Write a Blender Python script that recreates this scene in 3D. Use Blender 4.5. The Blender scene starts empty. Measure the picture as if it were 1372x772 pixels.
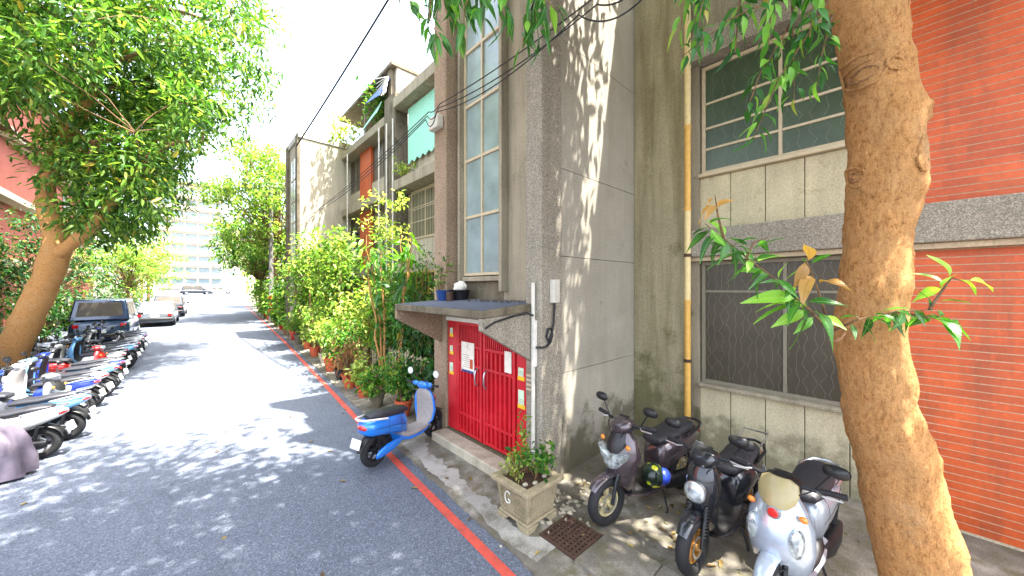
import bpy, bmesh, math, random
import numpy as np
from mathutils import Vector, Matrix, Euler
R = math.radians
random.seed(7); RNG = np.random.default_rng(7)
S = bpy.context.scene
COL = S.collection

# ------------------------------------------------------------------ camera
F_PX, CX, CY, CAMH = 469.0, 686.0, 386.0, 2.55
YAW = math.atan((686 - 251) / F_PX)
cam_d = bpy.data.cameras.new('camera'); cam = bpy.data.objects.new('camera', cam_d); COL.objects.link(cam)
cam_d.sensor_width = 36; cam_d.lens = F_PX / 1372 * 36; cam_d.clip_start = 0.05; cam_d.clip_end = 2000
cam.location = (0, 0, CAMH); cam.rotation_euler = (R(90), 0, -YAW)
S.camera = cam
FW = (math.sin(YAW), math.cos(YAW)); RT = (math.cos(YAW), -math.sin(YAW))

# ------------------------------------------------------------------ sky, sun, exposure
SUNV = Vector((0.19, -0.36, 1.0)).normalized()
w = bpy.data.worlds.new('World'); S.world = w; w.use_nodes = True
nt = w.node_tree; nt.nodes.clear()
sky = nt.nodes.new('ShaderNodeTexSky'); sky.sky_type = 'NISHITA'; sky.sun_disc = False
sky.sun_elevation = math.asin(SUNV.z); sky.sun_rotation = math.atan2(SUNV.x, SUNV.y)
sky.dust_density = 4.0; sky.air_density = 1.0; sky.ozone_density = 1.0
hs = nt.nodes.new('ShaderNodeHueSaturation'); hs.inputs['Saturation'].default_value = 0.55
bg = nt.nodes.new('ShaderNodeBackground'); bg.inputs['Strength'].default_value = 0.15
wo = nt.nodes.new('ShaderNodeOutputWorld')
nt.links.new(sky.outputs[0], hs.inputs['Color']); nt.links.new(hs.outputs[0], bg.inputs['Color'])
nt.links.new(bg.outputs[0], wo.inputs['Surface'])
sd = bpy.data.lights.new('sun', 'SUN'); sd.energy = 3.7; sd.angle = R(0.55); sd.color = (1.0, 0.95, 0.86)
sun = bpy.data.objects.new('sun', sd); COL.objects.link(sun)
sun.rotation_euler = SUNV.to_track_quat('Z', 'Y').to_euler(); sun.location = (0, 0, 30)
S.view_settings.view_transform = 'Standard'; S.view_settings.look = 'None'
S.view_settings.gamma = 1.0; S.view_settings.use_curve_mapping = False
S.view_settings.exposure = 3.1
S.render.engine = 'CYCLES'
S.cycles.max_bounces = 8; S.cycles.transparent_max_bounces = 12

# ------------------------------------------------------------------ pixel helpers (direction only; depth is chosen)
def pix(px, py, d):
    u = (px - CX) / F_PX; v = (CY - py) / F_PX
    return Vector((d * (FW[0] + u * RT[0]), d * (FW[1] + u * RT[1]), CAMH + v * d))
def gz(y):                       # the lane climbs gently away from the camera
    t = max(0.0, y - 9.0)
    return 0.0165 * t * t / (t + 6.0)
def redx(y):                     # right edge of the carriageway
    return float(np.interp(y, [-12, 2, 5, 10, 18, 28, 80, 140], [1.6, 2.02, 2.2, 2.6, 3.15, 3.7, 6.2, 9.5]))

# ------------------------------------------------------------------ materials
def lin(h):
    h = h.lstrip('#'); o = []
    for i in (0, 2, 4):
        c = int(h[i:i+2], 16) / 255
        o.append(c / 12.92 if c <= .04045 else ((c + .055) / 1.055) ** 2.4)
    return (o[0], o[1], o[2], 1)
class NT:
    def __init__(s, name):
        s.m = bpy.data.materials.new(name); s.m.use_nodes = True
        s.t = s.m.node_tree; s.n = s.t.nodes; s.n.clear()
        s.out = s.n.new('ShaderNodeOutputMaterial')
    def add(s, typ, **kw):
        x = s.n.new(typ)
        for k, v in kw.items():
            if k in x.inputs: x.inputs[k].default_value = v
            else: setattr(x, k, v)
        return x
    def l(s, a, b): s.t.links.new(a, b)
    def noise(s, co, scale, detail=5, rough=.6):
        x = s.add('ShaderNodeTexNoise', Scale=scale, Detail=detail, Roughness=rough); s.l(co, x.inputs['Vector']); return x.outputs['Fac']
    def ramp(s, fac, stops):
        x = s.add('ShaderNodeValToRGB'); e = x.color_ramp.elements
        while len(e) < len(stops): e.new(.5)
        for i, (p, c) in enumerate(stops): e[i].position = p; e[i].color = c if not isinstance(c, float) else (c, c, c, 1)
        s.l(fac, x.inputs[0]); return x.outputs[0]
    def mix(s, fac, a, b, mode='MIX'):
        x = s.add('ShaderNodeMix', data_type='RGBA', blend_type=mode)
        for sock, v in ((x.inputs[0], fac), (x.inputs[6], a), (x.inputs[7], b)):
            if isinstance(v, (tuple, float, int)): sock.default_value = v
            else: s.l(v, sock)
        return x.outputs[2]
    def bump(s, h, strength, dist=.01):
        x = s.add('ShaderNodeBump', Strength=strength, Distance=dist); s.l(h, x.inputs['Height']); return x.outputs[0]
MATS = {}
def plain(name, col, rough=.5, metal=0., var=.12, scale=14., coat=0., bump=.0, spec=.5):
    if name in MATS: return MATS[name]
    a = NT(name); co = a.add('ShaderNodeTexCoord').outputs['Object']
    c = lin(col) if isinstance(col, str) else col
    n = a.noise(co, scale, 6)
    lo = tuple(x * (1 - var) for x in c[:3]) + (1,); hi = tuple(min(1, x * (1 + var)) for x in c[:3]) + (1,)
    n2 = a.noise(co, scale * 4, 3)
    cc = a.ramp(n, [(.3, lo), (.7, hi)])
    b = a.add('ShaderNodeBsdfPrincipled', Roughness=rough, Metallic=metal)
    b.inputs['Coat Weight'].default_value = coat; b.inputs['Specular IOR Level'].default_value = spec
    a.l(cc, b.inputs['Base Color'])
    rr = a.add('ShaderNodeMapRange'); a.l(n if coat else n2, rr.inputs[0]); rr.inputs[3].default_value = max(.02, rough - (.02 if coat else .1)); rr.inputs[4].default_value = min(1, rough + (.03 if coat else .12))
    a.l(rr.outputs[0], b.inputs['Roughness'])
    if bump: a.l(a.bump(n2, bump), b.inputs['Normal'])
    a.l(b.outputs[0], a.out.inputs[0]); MATS[name] = a.m; return a.m

def concrete(name, base, dark, moss=None, streak=1.0, pebble=0., mossz=None):
    """weathered concrete: vertical rain streaks, blotches, pebble-dash aggregate, algae"""
    a = NT(name); tc = a.add('ShaderNodeTexCoord')
    geo = a.add('ShaderNodeNewGeometry'); co = geo.outputs['Position']
    mp = a.add('ShaderNodeMapping'); mp.inputs['Scale'].default_value = (5.5, 5.5, .45); a.l(co, mp.inputs[0])
    st = a.noise(mp.outputs[0], 1.0, 7, .65)
    bl = a.noise(co, 1.1, 8, .65); fine = a.noise(co, 55, 4, .6)
    c = a.ramp(bl, [(.3, tuple(x * .72 for x in lin(base)[:3]) + (1,)), (.68, lin(base))])
    s = a.ramp(st, [(.42, 0.), (.66, 1.)])
    sm = a.add('ShaderNodeMath', operation='MULTIPLY'); a.l(s, sm.inputs[0]); sm.inputs[1].default_value = .75 * streak
    c = a.mix(sm.outputs[0], c, lin(dark))
    if moss:
        mn = a.noise(co, 2.3, 8, .7); mr = a.ramp(mn, [(.5, 0.), (.66, 1.)])
        if mossz:
            sp = a.add('ShaderNodeSeparateXYZ'); a.l(co, sp.inputs[0])
            zr = a.add('ShaderNodeMapRange'); a.l(sp.outputs[2], zr.inputs[0])
            zr.inputs[1].default_value = mossz; zr.inputs[2].default_value = 0.; zr.inputs[3].default_value = 0.; zr.inputs[4].default_value = 1.
            ad = a.add('ShaderNodeMath', operation='MULTIPLY_ADD'); a.l(zr.outputs[0], ad.inputs[0]); ad.inputs[1].default_value = .34; a.l(mn, ad.inputs[2])
            mr = a.ramp(ad.outputs[0], [(.6, 0.), (.74, 1.)])
        mm = a.add('ShaderNodeMath', operation='MULTIPLY'); a.l(mr, mm.inputs[0]); mm.inputs[1].default_value = .75
        c = a.mix(mm.outputs[0], c, lin(moss))
    fr = a.ramp(fine, [(.3, .72), (.7, 1.12)]); c = a.mix(1.0, c, fr, 'MULTIPLY')
    h = fine
    if pebble:
        v = a.add('ShaderNodeTexVoronoi', Scale=pebble); a.l(co, v.inputs['Vector'])
        sx = a.add('ShaderNodeSeparateColor'); a.l(v.outputs['Color'], sx.inputs[0])
        pc = a.ramp(sx.outputs[0], [(.0, .35), (.5, .8), (1., 1.6)])
        c = a.mix(.7, c, pc, 'MULTIPLY'); h = v.outputs['Distance']
    b = a.add('ShaderNodeBsdfPrincipled', Roughness=.88); b.inputs['Specular IOR Level'].default_value = .25
    a.l(c, b.inputs['Base Color']); a.l(a.bump(h, .5, .006 if not pebble else .008), b.inputs['Normal'])
    a.l(b.outputs[0], a.out.inputs[0]); MATS[name] = a.m; return a.m

def leafmat(name, dark, mid, light, trans=.45, rough=.45):
    a = NT(name); geo = a.add('ShaderNodeNewGeometry')
    c = a.ramp(geo.outputs['Random Per Island'], [(0., lin(dark)), (.5, lin(mid)), (.94, lin(light)), (.985, lin('#9a8a3c'))])
    b = a.add('ShaderNodeBsdfPrincipled', Roughness=rough); a.l(c, b.inputs['Base Color'])
    b.inputs['Specular IOR Level'].default_value = .35
    t = a.add('ShaderNodeBsdfTranslucent')
    tcol = a.mix(1.0, c, (1.35, 1.4, .7, 1), 'MULTIPLY'); a.l(tcol, t.inputs[0])
    m = a.add('ShaderNodeMixShader'); m.inputs[0].default_value = trans
    a.l(b.outputs[0], m.inputs[1]); a.l(t.outputs[0], m.inputs[2]); a.l(m.outputs[0], a.out.inputs[0])
    MATS[name] = a.m; return a.m
def bigleafmat(name, c1, c2, vein):
    a = NT(name); oi = a.add('ShaderNodeObjectInfo'); tc = a.add('ShaderNodeTexCoord')
    c = a.ramp(oi.outputs['Random'], [(0., lin(c1)), (1., lin(c2))])
    sp = a.add('ShaderNodeSeparateXYZ'); a.l(tc.outputs['Object'], sp.inputs[0])
    ab = a.add('ShaderNodeMath', operation='ABSOLUTE'); a.l(sp.outputs[1], ab.inputs[0])
    vx = a.add('ShaderNodeMath', operation='MULTIPLY_ADD'); a.l(ab.outputs[0], vx.inputs[0]); vx.inputs[1].default_value = -.9; a.l(sp.outputs[0], vx.inputs[2])
    fr = a.add('ShaderNodeMath', operation='PINGPONG'); a.l(vx.outputs[0], fr.inputs[0]); fr.inputs[1].default_value = .045
    wv = a.add('ShaderNodeMath', operation='MULTIPLY'); a.l(fr.outputs[0], wv.inputs[0]); wv.inputs[1].default_value = 22.
    c = a.mix(a.ramp(wv.outputs[0], [(0., .45), (.22, 0.)]), c, lin(vein))
    c = a.mix(a.ramp(ab.outputs[0], [(.006, .9), (.014, 0.)]), c, lin(vein))
    bt = a.noise(tc.outputs['Object'], 5., 5, .7); c = a.mix(a.ramp(bt, [(.62, 0.), (.7, .7)]), c, lin('#7d7a34'))
    b = a.add('ShaderNodeBsdfPrincipled', Roughness=.38); a.l(c, b.inputs['Base Color'])
    a.l(a.bump(wv.outputs[0], .25, .004), b.inputs['Normal'])
    t = a.add('ShaderNodeBsdfTranslucent'); a.l(a.mix(1.0, c, (1.5, 1.6, .5, 1), 'MULTIPLY'), t.inputs[0])
    m = a.add('ShaderNodeMixShader'); m.inputs[0].default_value = .4
    a.l(b.outputs[0], m.inputs[1]); a.l(t.outputs[0], m.inputs[2]); a.l(m.outputs[0], a.out.inputs[0])
    MATS[name] = a.m; return a.m
def glassmat(name, col, rough=.12, spec=.8):
    a = NT(name); geo = a.add('ShaderNodeNewGeometry'); co = geo.outputs['Position']
    n = a.noise(co, 1.7, 5); c = a.ramp(n, [(.3, tuple(x * .6 for x in lin(col)[:3]) + (1,)), (.7, lin(col))])
    b = a.add('ShaderNodeBsdfPrincipled', Roughness=rough); a.l(c, b.inputs['Base Color']); b.inputs['Specular IOR Level'].default_value = spec
    b.inputs['Coat Weight'].default_value = .25 if spec > .5 else 0.
    a.l(b.outputs[0], a.out.inputs[0]); MATS[name] = a.m; return a.m

def asphalt():
    a = NT('asphalt'); co = a.add('ShaderNodeNewGeometry').outputs['Position']
    big = a.noise(co, .35, 6, .6); fine = a.noise(co, 140, 3, .7)
    v = a.add('ShaderNodeTexVoronoi', Scale=95.); a.l(co, v.inputs['Vector'])
    sx = a.add('ShaderNodeSeparateColor'); a.l(v.outputs['Color'], sx.inputs[0])
    c = a.ramp(big, [(.28, (.078, .09, .118, 1)), (.45, (.105, .12, .155, 1)), (.7, (.132, .147, .185, 1))])
    sp = a.ramp(sx.outputs[0], [(0., .55), (.75, 1.), (.93, 1.2), (1., 1.8)])
    c = a.mix(1., c, sp, 'MULTIPLY')
    st = a.noise(co, 1.9, 6, .7); c = a.mix(a.ramp(st, [(.6, 0.), (.72, .45)]), c, (.05, .05, .055, 1))
    # fine cracks and repaired patches
    cv = a.add('ShaderNodeTexVoronoi', Scale=.42, feature='DISTANCE_TO_EDGE')
    ds = a.add('ShaderNodeVectorMath', operation='ADD'); a.l(co, ds.inputs[0])
    nn = a.add('ShaderNodeTexNoise', Scale=3.); a.l(co, nn.inputs['Vector']); sc = a.add('ShaderNodeVectorMath', operation='SCALE'); a.l(nn.outputs['Color'], sc.inputs[0]); sc.inputs['Scale'].default_value = .35
    a.l(sc.outputs[0], ds.inputs[1]); a.l(ds.outputs[0], cv.inputs['Vector'])
    cr = a.ramp(cv.outputs['Distance'], [(0., .45), (.009, 1.)]); c = a.mix(.22, c, cr, 'MULTIPLY')
    b = a.add('ShaderNodeBsdfPrincipled', Roughness=.8); a.l(c, b.inputs['Base Color']); b.inputs['Specular IOR Level'].default_value = .3
    a.l(a.bump(v.outputs['Distance'], .35, .004), b.inputs['Normal']); a.l(b.outputs[0], a.out.inputs[0]); MATS['asphalt'] = a.m
asphalt()
def pavement_mat():
    a = NT('pavement_concrete'); co = a.add('ShaderNodeNewGeometry').outputs['Position']
    n = a.noise(co, 1.3, 9, .68); n2 = a.noise(co, 5.5, 8, .7); f = a.noise(co, 70, 4)
    c = a.ramp(n, [(.3, lin('#4c4740')), (.5, lin('#6d675d')), (.62, lin('#938d82')), (.72, lin('#b6b2a9'))])
    m = a.ramp(n2, [(.48, 0.), (.66, .75)]); c = a.mix(m, c, lin('#54502f'))
    c = a.mix(1., c, a.ramp(f, [(.3, .7), (.7, 1.15)]), 'MULTIPLY')
    b = a.add('ShaderNodeBsdfPrincipled', Roughness=.85); a.l(c, b.inputs['Base Color'])
    a.l(a.bump(n2, .5, .02), b.inputs['Normal']); a.l(b.outputs[0], a.out.inputs[0]); MATS['pavement_concrete'] = a.m
pavement_mat()
def bark(name, c1, c2, c3):
    a = NT(name); co = a.add('ShaderNodeNewGeometry').outputs['Position']
    mp = a.add('ShaderNodeMapping'); mp.inputs['Scale'].default_value = (1, 1, .6); a.l(co, mp.inputs[0])
    n = a.noise(mp.outputs[0], 42, 9, .78); n2 = a.noise(co, 4.5, 7, .65); n3 = a.noise(mp.outputs[0], 130, 4, .7)
    c = a.ramp(n, [(.36, lin(c1)), (.47, lin(c2)), (.66, lin(c3))])
    c = a.mix(a.ramp(n2, [(.42, 0.), (.7, .6)]), c, lin('#c79c6c'))
    c = a.mix(1., c, a.ramp(n3, [(.3, .72), (.7, 1.2)]), 'MULTIPLY')
    mq = a.add('ShaderNodeMapping'); mq.inputs['Scale'].default_value = (1, 1, .22); a.l(co, mq.inputs[0])
    fs = a.noise(mq.outputs[0], 34, 6, .7); c = a.mix(a.ramp(fs, [(.58, 0.), (.68, .55)]), c, lin(c1))
    lc = a.noise(co, 2.1, 7, .7); c = a.mix(a.ramp(lc, [(.56, 0.), (.68, .35)]), c, lin('#a39a80'))
    h = a.add('ShaderNodeMath', operation='MULTIPLY_ADD'); a.l(n3, h.inputs[0]); h.inputs[1].default_value = .45; a.l(n, h.inputs[2])
    b = a.add('ShaderNodeBsdfPrincipled', Roughness=.9); a.l(c, b.inputs['Base Color']); b.inputs['Specular IOR Level'].default_value = .15
    a.l(a.bump(h.outputs[0], 1., .03), b.inputs['Normal']); a.l(b.outputs[0], a.out.inputs[0]); MATS[name] = a.m
bark('bark', '#8a5a32', '#bf8a55', '#d0a068')
bark('bark_grey', '#3c2f24', '#6a543f', '#8d745a')
def tilemat():
    a = NT('red_tile'); co = a.add('ShaderNodeNewGeometry').outputs['Position']
    oi = a.add('ShaderNodeObjectInfo'); n = a.noise(co, 1.4, 8, .65); f = a.noise(co, 30, 4)
    sp = a.add('ShaderNodeSeparateXYZ'); a.l(co, sp.inputs[0])
    m1 = a.add('ShaderNodeMath', operation='MULTIPLY_ADD'); a.l(oi.outputs['Random'], m1.inputs[0]); m1.inputs[1].default_value = 37.
    m0 = a.add('ShaderNodeMath', operation='MULTIPLY'); a.l(sp.outputs[1], m0.inputs[0]); m0.inputs[1].default_value = 4.4; a.l(m0.outputs[0], m1.inputs[2])
    fl = a.add('ShaderNodeMath', operation='FLOOR'); a.l(m1.outputs[0], fl.inputs[0])
    cb = a.add('ShaderNodeCombineXYZ'); a.l(fl.outputs[0], cb.inputs[0]); a.l(oi.outputs['Random'], cb.inputs[1])
    wn = a.add('ShaderNodeTexWhiteNoise', noise_dimensions='2D'); a.l(cb.outputs[0], wn.inputs['Vector'])
    c = a.ramp(n, [(.3, lin('#a84318')), (.7, lin('#c65822'))])
    c = a.mix(1., c, a.ramp(wn.outputs['Value'], [(0., .88), (.5, 1.), (1., 1.1)]), 'MULTIPLY')
    c = a.mix(1., c, a.ramp(f, [(.3, .85), (.7, 1.1)]), 'MULTIPLY')
    mp = a.add('ShaderNodeMapping'); mp.inputs['Scale'].default_value = (3, 3, .35); a.l(co, mp.inputs[0])
    s = a.noise(mp.outputs[0], 1.3, 7, .7); c = a.mix(a.ramp(s, [(.5, 0.), (.72, .55)]), c, lin('#5e3826'))
    s2 = a.noise(co, 9., 6, .75); c = a.mix(a.ramp(s2, [(.66, 0.), (.74, .6)]), c, lin('#c79a80'))
    b = a.add('ShaderNodeBsdfPrincipled', Roughness=.5); a.l(c, b.inputs['Base Color'])
    a.l(a.bump(f, .2, .006), b.inputs['Normal']); a.l(b.outputs[0], a.out.inputs[0]); MATS['red_tile'] = a.m
tilemat()
def doormat():
    a = NT('red_door_paint'); co = a.add('ShaderNodeNewGeometry').outputs['Position']
    n = a.noise(co, 2.5, 7, .65); f = a.noise(co, 24, 6, .7)
    c = a.ramp(n, [(.3, lin('#a3141c')), (.55, lin('#bf1a26')), (.75, lin('#cc3038'))])
    c = a.mix(a.ramp(f, [(.62, 0.), (.72, .7)]), c, lin('#5a1512'))
    b = a.add('ShaderNodeBsdfPrincipled', Roughness=.42); a.l(c, b.inputs['Base Color'])
    a.l(b.outputs[0], a.out.inputs[0]); MATS['red_door_paint'] = a.m
doormat()
def redline():
    a = NT('red_line_paint'); co = a.add('ShaderNodeNewGeometry').outputs['Position']
    n = a.noise(co, 7, 9, .75); f = a.noise(co, 90, 3)
    c = a.ramp(n, [(.30, lin('#5a4540')), (.40, lin('#a8463a')), (.5, lin('#b8483a')), (.7, lin('#c4503f'))])
    c = a.mix(1., c, a.ramp(f, [(.3, .75), (.7, 1.1)]), 'MULTIPLY')
    b = a.add('ShaderNodeBsdfPrincipled', Roughness=.7); a.l(c, b.inputs['Base Color']); a.l(b.outputs[0], a.out.inputs[0]); MATS['red_line_paint'] = a.m
redline()
concrete('conc', '#a59b86', '#6c6454', moss='#4d4a2e', streak=.8, mossz=1.2)
concrete('conc_side', '#a8a294', '#857e70', moss='#47432f', streak=.5, mossz=1.1)
concrete('conc_mossy', '#a79d80', '#6f6648', moss='#5c5936', streak=.9, mossz=2.2)
concrete('conc_dark', '#7d7361', '#4d4638', moss='#3c3b28', streak=1.)
concrete('conc_pale', '#bcb29e', '#8b826f', streak=.8)
concrete('pebble', '#a39b8c', '#757062', streak=.5, pebble=120.)
concrete('pebble_brown', '#a58f78', '#7d6a56', streak=.6, pebble=125.)
concrete('panel_cream', '#cabf9f', '#9a8f75', moss='#77725a', streak=.45, mossz=.8)
concrete('canopy_top', '#5f6472', '#3b3d47', streak=.0)
concrete('planter_stone', '#a3967a', '#7d7056', streak=.3, moss='#5e5a3c')
concrete('mortar', '#c9b79a', '#a8977e', streak=.3)
concrete('white_wall', '#c3beb5', '#999389', streak=.6)
concrete('far_wall', '#cfc6bb', '#b1a89d', streak=.2)
leafmat('leaf_left', '#294d1c', '#4c762c', '#8aa848')
leafmat('leaf_bright', '#416522', '#6a9236', '#a5b957', .5)
leafmat('leaf_shrub', '#24521b', '#437a28', '#86a83f', .45)
leafmat('leaf_yellow', '#567628', '#8ea348', '#c6cc78', .5)
leafmat('leaf_dark', '#17361a', '#2a5524', '#3f7030', .35)
leafmat('leaf_canopy', '#1f4617', '#356a24', '#568a35', .3)
leafmat('leaf_spray', '#1f4a20', '#3a7429', '#7aae3c', .4, .4)
leafmat('leaf_brown', '#5a3a22', '#7d5432', '#9c7040', .2)
bigleafmat('leaf_big', '#1d4a20', '#3f7d2c', '#6a9a4a')
bigleafmat('leaf_big_light', '#55952f', '#86bb3e', '#a0c860')
bigleafmat('leaf_big_dead', '#9a7440', '#c79b5c', '#a07040')

# ------------------------------------------------------------------ mesh helpers
def offset_of(o):
    v = Vector((0, 0, 0))
    while o is not None:
        v += o.location; o = o.parent
    return v
def link(name, me, parent=None, mat=None):
    o = bpy.data.objects.new(name, me); COL.objects.link(o)
    if parent is not None: o.parent = parent
    if mat is not None and me is not None and not me.materials: me.materials.append(MATS[mat] if isinstance(mat, str) else mat)
    return o
def tag(o, label, cat, group=None, kind=None):
    if label: o['label'] = label
    if cat: o['category'] = cat
    if group: o['group'] = group
    if kind: o['kind'] = kind
    return o
def thing(name, loc, label, cat, group=None, rz=0.):
    o = bpy.data.objects.new(name, None); COL.objects.link(o); o.empty_display_size = .1
    o.location = loc; o.rotation_euler = (0, 0, rz); return tag(o, label, cat, group)
class MB:
    def __init__(s): s.v = []; s.f = []
    def add(s, vs, fs):
        k = len(s.v); s.v += [tuple(p) for p in vs]; s.f += [tuple(i + k for i in f) for f in fs]; return s
    def box(s, x0, x1, y0, y1, z0, z1):
        v = [(x, y, z) for x in (x0, x1) for y in (y0, y1) for z in (z0, z1)]
        return s.add(v, [(0, 1, 3, 2), (4, 6, 7, 5), (0, 4, 5, 1), (2, 3, 7, 6), (0, 2, 6, 4), (1, 5, 7, 3)])
    def obox(s, c, size, rot=(0, 0, 0)):
        m = Matrix.Translation(Vector(c)) @ Euler(rot).to_matrix().to_4x4()
        v = [m @ Vector((x * size[0] / 2, y * size[1] / 2, z * size[2] / 2)) for x in (-1, 1) for y in (-1, 1) for z in (-1, 1)]
        return s.add(v, [(0, 1, 3, 2), (4, 6, 7, 5), (0, 4, 5, 1), (2, 3, 7, 6), (0, 2, 6, 4), (1, 5, 7, 3)])
    def prism(s, poly, a, b):          # two matching polygons
        n = len(a); s.add(list(a) + list(b), [tuple(range(n))[::-1], tuple(range(n, 2 * n))] + [(i, (i + 1) % n, n + (i + 1) % n, n + i) for i in range(n)]); return s
    def rings(s, rs, cap=True):
        n = len(rs[0]); vs = [p for r in rs for p in r]; fs = []
        for k in range(len(rs) - 1):
            for i in range(n):
                j = (i + 1) % n; fs.append((k * n + i, k * n + j, (k + 1) * n + j, (k + 1) * n + i))
        if cap: fs += [tuple(range(n))[::-1], tuple((len(rs) - 1) * n + i for i in range(n))]
        return s.add(vs, fs)
    def tube(s, pts, rad, n=8, cap=True):
        pts = [Vector(p) for p in pts]
        if not isinstance(rad, (list, tuple)): rad = [rad] * len(pts)
        rs = []; up = None
        for i, p in enumerate(pts):
            t = (pts[min(i + 1, len(pts) - 1)] - pts[max(i - 1, 0)])
            if t.length < 1e-9: t = Vector((0, 0, 1))
            t.normalize()
            if up is None: up = t.orthogonal().normalized()
            up = (up - t * up.dot(t)); up = up.normalized() if up.length > 1e-6 else t.orthogonal().normalized()
            sd_ = t.cross(up)
            rs.append([p + (up * math.cos(2 * math.pi * k / n) + sd_ * math.sin(2 * math.pi * k / n)) * rad[i] for k in range(n)])
        return s.rings(rs, cap)
    def lathe(s, prof, n=24, axis='z', c=(0, 0, 0)):
        rs = []
        for r, h in prof:
            ring = []
            for k in range(n):
                a = 2 * math.pi * k / n; x, y = r * math.cos(a), r * math.sin(a)
                ring.append(Vector(c) + Vector({'z': (x, y, h), 'y': (x, h, -y), 'x': (h, x, y)}[axis]))
            rs.append(ring)
        return s.rings(rs, True)
    def torus(s, c, Rm, rm, n=28, m=10, axis='y', ey=1.):
        vs = []; fs = []
        for i in range(n):
            a = 2 * math.pi * i / n
            for j in range(m):
                b = 2 * math.pi * j / m; rr = Rm + rm * math.cos(b); h = rm * ey * math.sin(b)
                p = {'y': (rr * math.cos(a), h, rr * math.sin(a)), 'z': (rr * math.cos(a), rr * math.sin(a), h), 'x': (h, rr * math.cos(a), rr * math.sin(a))}[axis]
                vs.append(Vector(c) + Vector(p)); fs.append((i * m + j, i * m + (j + 1) % m, ((i + 1) % n) * m + (j + 1) % m, ((i + 1) % n) * m + j))
        return s.add(vs, fs)
    def ell(s, c, r, n=16, m=10):
        rs = []
        for i in range(m + 1):
            t = math.pi * (.02 + .96 * i / m); rs.append([Vector(c) + Vector((r[0] * math.sin(t) * math.cos(2 * math.pi * k / n), r[1] * math.sin(t) * math.sin(2 * math.pi * k / n), -r[2] * math.cos(t))) for k in range(n)])
        return s.rings(rs, True)
    def mesh(s, name, smooth=False, flip=True):
        me = bpy.data.meshes.new(name); me.from_pydata(s.v, [], s.f)
        if flip:
            bm = bmesh.new(); bm.from_mesh(me); bmesh.ops.recalc_face_normals(bm, faces=bm.faces[:]); bm.to_mesh(me); bm.free()
        if smooth:
            me.polygons.foreach_set('use_smooth', [True] * len(me.polygons))
            me.set_sharp_from_angle(angle=R(smooth if smooth is not True else 50))
        me.update(); return me
    def build(s, name, mat, parent=None, smooth=False, bev=0., world=True, sub=0):
        if world and parent is not None:
            o = offset_of(parent); s.v = [(x - o.x, y - o.y, z - o.z) for x, y, z in s.v]
        me = s.mesh(name, smooth); ob = link(name, me, parent, mat)
        if sub:
            m = ob.modifiers.new('sub', 'SUBSURF'); m.levels = sub; m.render_levels = sub
        if bev:
            m = ob.modifiers.new('bev', 'BEVEL'); m.width = bev; m.segments = 2; m.limit_method = 'ANGLE'; m.angle_limit = R(40)
        return ob
def inst(name, me, parent, M, mat=None):
    """an object that shares mesh data, placed by a world matrix under an unrotated parent"""
    o = link(name, me, parent, mat); o.matrix_local = Matrix.Translation(-offset_of(parent)) @ M if parent else M
    return o
def boxpart(name, mat, parent, x0, x1, y0, y1, z0, z1, bev=0.):
    return MB().box(x0, x1, y0, y1, z0, z1).build(name, mat, parent, bev=bev)

# ------------------------------------------------------------------ foliage helpers
def leaves_mesh(name, pos, dr, nr, L, W, fold=.25, droop=.15):
    """many folded leaf blades in one mesh; pos, dr, nr are Nx3"""
    n = len(pos); dr = dr / np.linalg.norm(dr, axis=1, keepdims=True)
    sd_ = np.cross(nr, dr); sd_ /= np.linalg.norm(sd_, axis=1, keepdims=True) + 1e-9; nn = np.cross(dr, sd_)
    L = np.broadcast_to(L, n)[:, None]; W = np.broadcast_to(W, n)[:, None]
    t = [(0, 0, 0), (.3, .5, fold), (.72, .36, fold * .6 - droop * .5), (1, 0, -droop), (.72, -.36, fold * .6 - droop * .5), (.3, -.5, fold)]
    V = np.stack([pos + dr * L * a + sd_ * W * b + nn * W * c for a, b, c in t], 1).reshape(-1, 3)
    base = (np.arange(n) * 6)[:, None]
    Fc = np.concatenate([base + np.array([0, 1, 2, 3]), base + np.array([0, 3, 4, 5])], 1).reshape(-1)
    me = bpy.data.meshes.new(name); me.vertices.add(len(V)); me.vertices.foreach_set('co', V.astype(np.float32).ravel())
    nf = n * 2; me.loops.add(nf * 4); me.loops.foreach_set('vertex_index', Fc.astype(np.int32))
    me.polygons.add(nf); me.polygons.foreach_set('loop_start', np.arange(nf, dtype=np.int32) * 4)
    me.polygons.foreach_set('loop_total', np.full(nf, 4, np.int32)); me.update(calc_edges=True)
    return me
def unit(n):
    v = RNG.normal(size=(n, 3)); return v / np.linalg.norm(v, axis=1, keepdims=True)
def crown(name, mat, parent, clusters, per, leafL, leafW, hang=.35, shell=.55, off=None):
    """clusters: list of (x,y,z,r[,rz]); leaves lie mostly near each clump's outside, in sprays"""
    P, D, N = [], [], []
    for c in clusters:
        r = c[3]; rz = c[4] if len(c) > 4 else r * .75
        k = max(6, int(per * r * r)); ns = max(1, k // 7)
        u = unit(ns); rad = (shell + (1 - shell) * RNG.random((ns, 1))) ** .8
        sp = np.array(c[:3]) + u * rad * np.array([r, r, rz])       # spray origins
        pp = np.repeat(sp, 7, 0) + RNG.normal(size=(ns * 7, 3)) * leafL * .55
        dd = np.repeat(u, 7, 0) * .8 + unit(ns * 7) * .9 + np.array([0, 0, -hang]); 
        nn = unit(ns * 7) * .65 + np.array([0, 0, 1.])
        P.append(pp); D.append(dd); N.append(nn)
    P = np.concatenate(P); D = np.concatenate(D); N = np.concatenate(N)
    if off is not None: P = P - np.array(off)
    sc = RNG.uniform(.45, 1.25, len(P))
    me = leaves_mesh(name, P, D, N, leafL * sc, leafW * sc); me.materials.append(MATS[mat])
    o = link(name, me, parent); return o
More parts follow.
